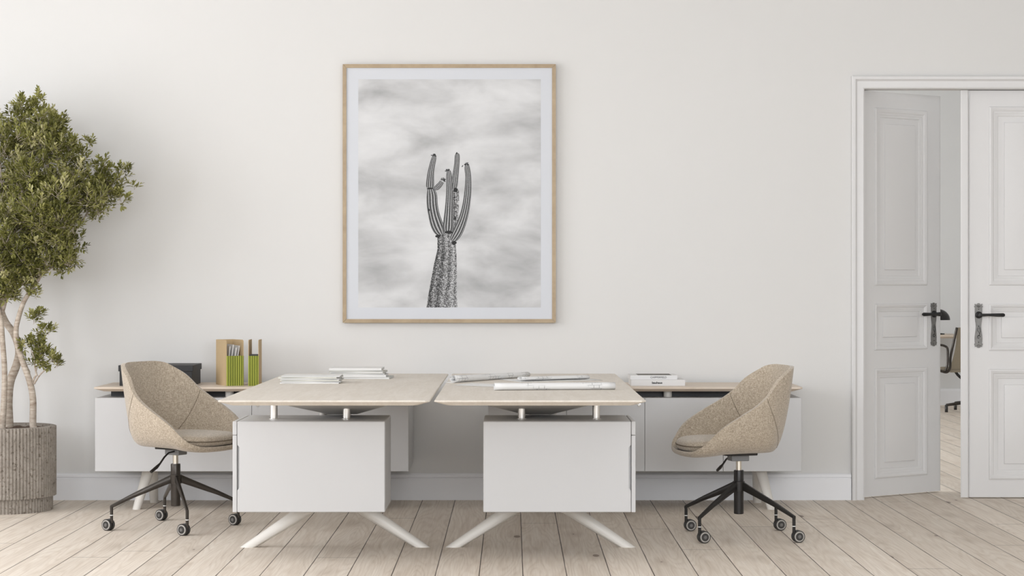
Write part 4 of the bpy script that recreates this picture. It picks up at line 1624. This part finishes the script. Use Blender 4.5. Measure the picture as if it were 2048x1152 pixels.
def fx(px, py, d=19.4):
    s = 3850 / d
    return Vector(((px - 1024) / s, d, CH - (py - 568) / s))


bk = MB()
a0, a1 = fx(1914, 655), fx(1899, 738)
dirb = Vector((0.42, 0.22, 0))
N_ = 12
vs = []
for i in range(N_ + 1):
    t = i / N_
    p = a0.lerp(a1, t) + Vector((0.02 * math.sin(t * PI), 0, 0))
    for off_ in (Vector((0, 0, 0)), Vector((0.022, 0, 0))):
        vs.append(p + off_)
        vs.append(p + off_ + dirb)
fs = []
for i in range(N_):
    b0 = i * 4
    fs += [(b0, b0 + 4, b0 + 5, b0 + 1), (b0 + 2, b0 + 3, b0 + 7, b0 + 6), (b0, b0 + 2, b0 + 6, b0 + 4), (b0 + 1, b0 + 5, b0 + 7, b0 + 3)]
fs += [(0, 1, 3, 2), (4 * N_, 4 * N_ + 2, 4 * N_ + 3, 4 * N_ + 1)]
bk.add(vs, fs)
bk.build('backrest', M['mesh'], ch)
st = MB()
s0, s1 = fx(1872, 733), fx(1903, 740)
st.add([s0, s1, s1 + dirb, s0 + dirb] + [v + Vector((0, 0, -0.03)) for v in (s0, s1, s1 + dirb, s0 + dirb)],
       [(0, 1, 2, 3), (7, 6, 5, 4), (0, 4, 5, 1), (1, 5, 6, 2), (2, 6, 7, 3), (3, 7, 4, 0)])
st.build('seat', M['mesh'], ch, bevel=0.01)
for off_ in (Vector((0, -0.02, 0)), dirb + Vector((0, 0.02, 0))):
    P = [fx(1913, 655), fx(1905, 690), fx(1900, 715), fx(1899, 735), fx(1893, 744), fx(1881, 742), fx(1870, 738)]
    MB().tube([p + off_ for p in cr3(P, 5)], 0.013, 10).build('side_frame', M['bronze'], ch, smooth=True)
    P = [fx(1902, 712), fx(1900, 712), fx(1898, 740), fx(1891, 743), fx(1895, 725), fx(1895, 700), fx(1891, 692), fx(1882, 689), fx(1868, 688)]
    P = [fx(1889, 742), fx(1893, 730), fx(1894, 708), fx(1893, 696), fx(1888, 692), fx(1881, 690), fx(1866, 689)]
    MB().tube([p + off_ + Vector((0, -0.015, 0)) for p in cr3(P, 5)], 0.012, 10).build('armrest', M['bronze'], ch, smooth=True)
P = [fx(1889, 744), fx(1895, 752), fx(1905, 759), fx(1921, 762), fx(1936, 755)]
MB().tube([p + dirb * 0.3 for p in cr3(P, 5)], 0.014, 10).build('under_bow', M['black'], ch, smooth=True)
MB().tube([fx(1922, 760) + dirb * 0.3, fx(1922, 806) + dirb * 0.3], 0.025, 14).build('column', M['bronze'], ch, smooth=True)
cb = fx(1922, 804) + dirb * 0.3
for k in range(4):
    a = R(200 + 90 * k)
    e = cb + Vector((math.cos(a) * 0.30, math.sin(a) * 0.30, -0.028))
    lg = MB().tube([cb, e], [0.02, 0.013], 12)
    l_ = lg.build('leg', M['bronze'], ch, smooth=True)
    MB().tube([e, Vector((e.x, e.y, 0.0))], 0.016, 12).build('glide', M['tyre'], l_, smooth=True)
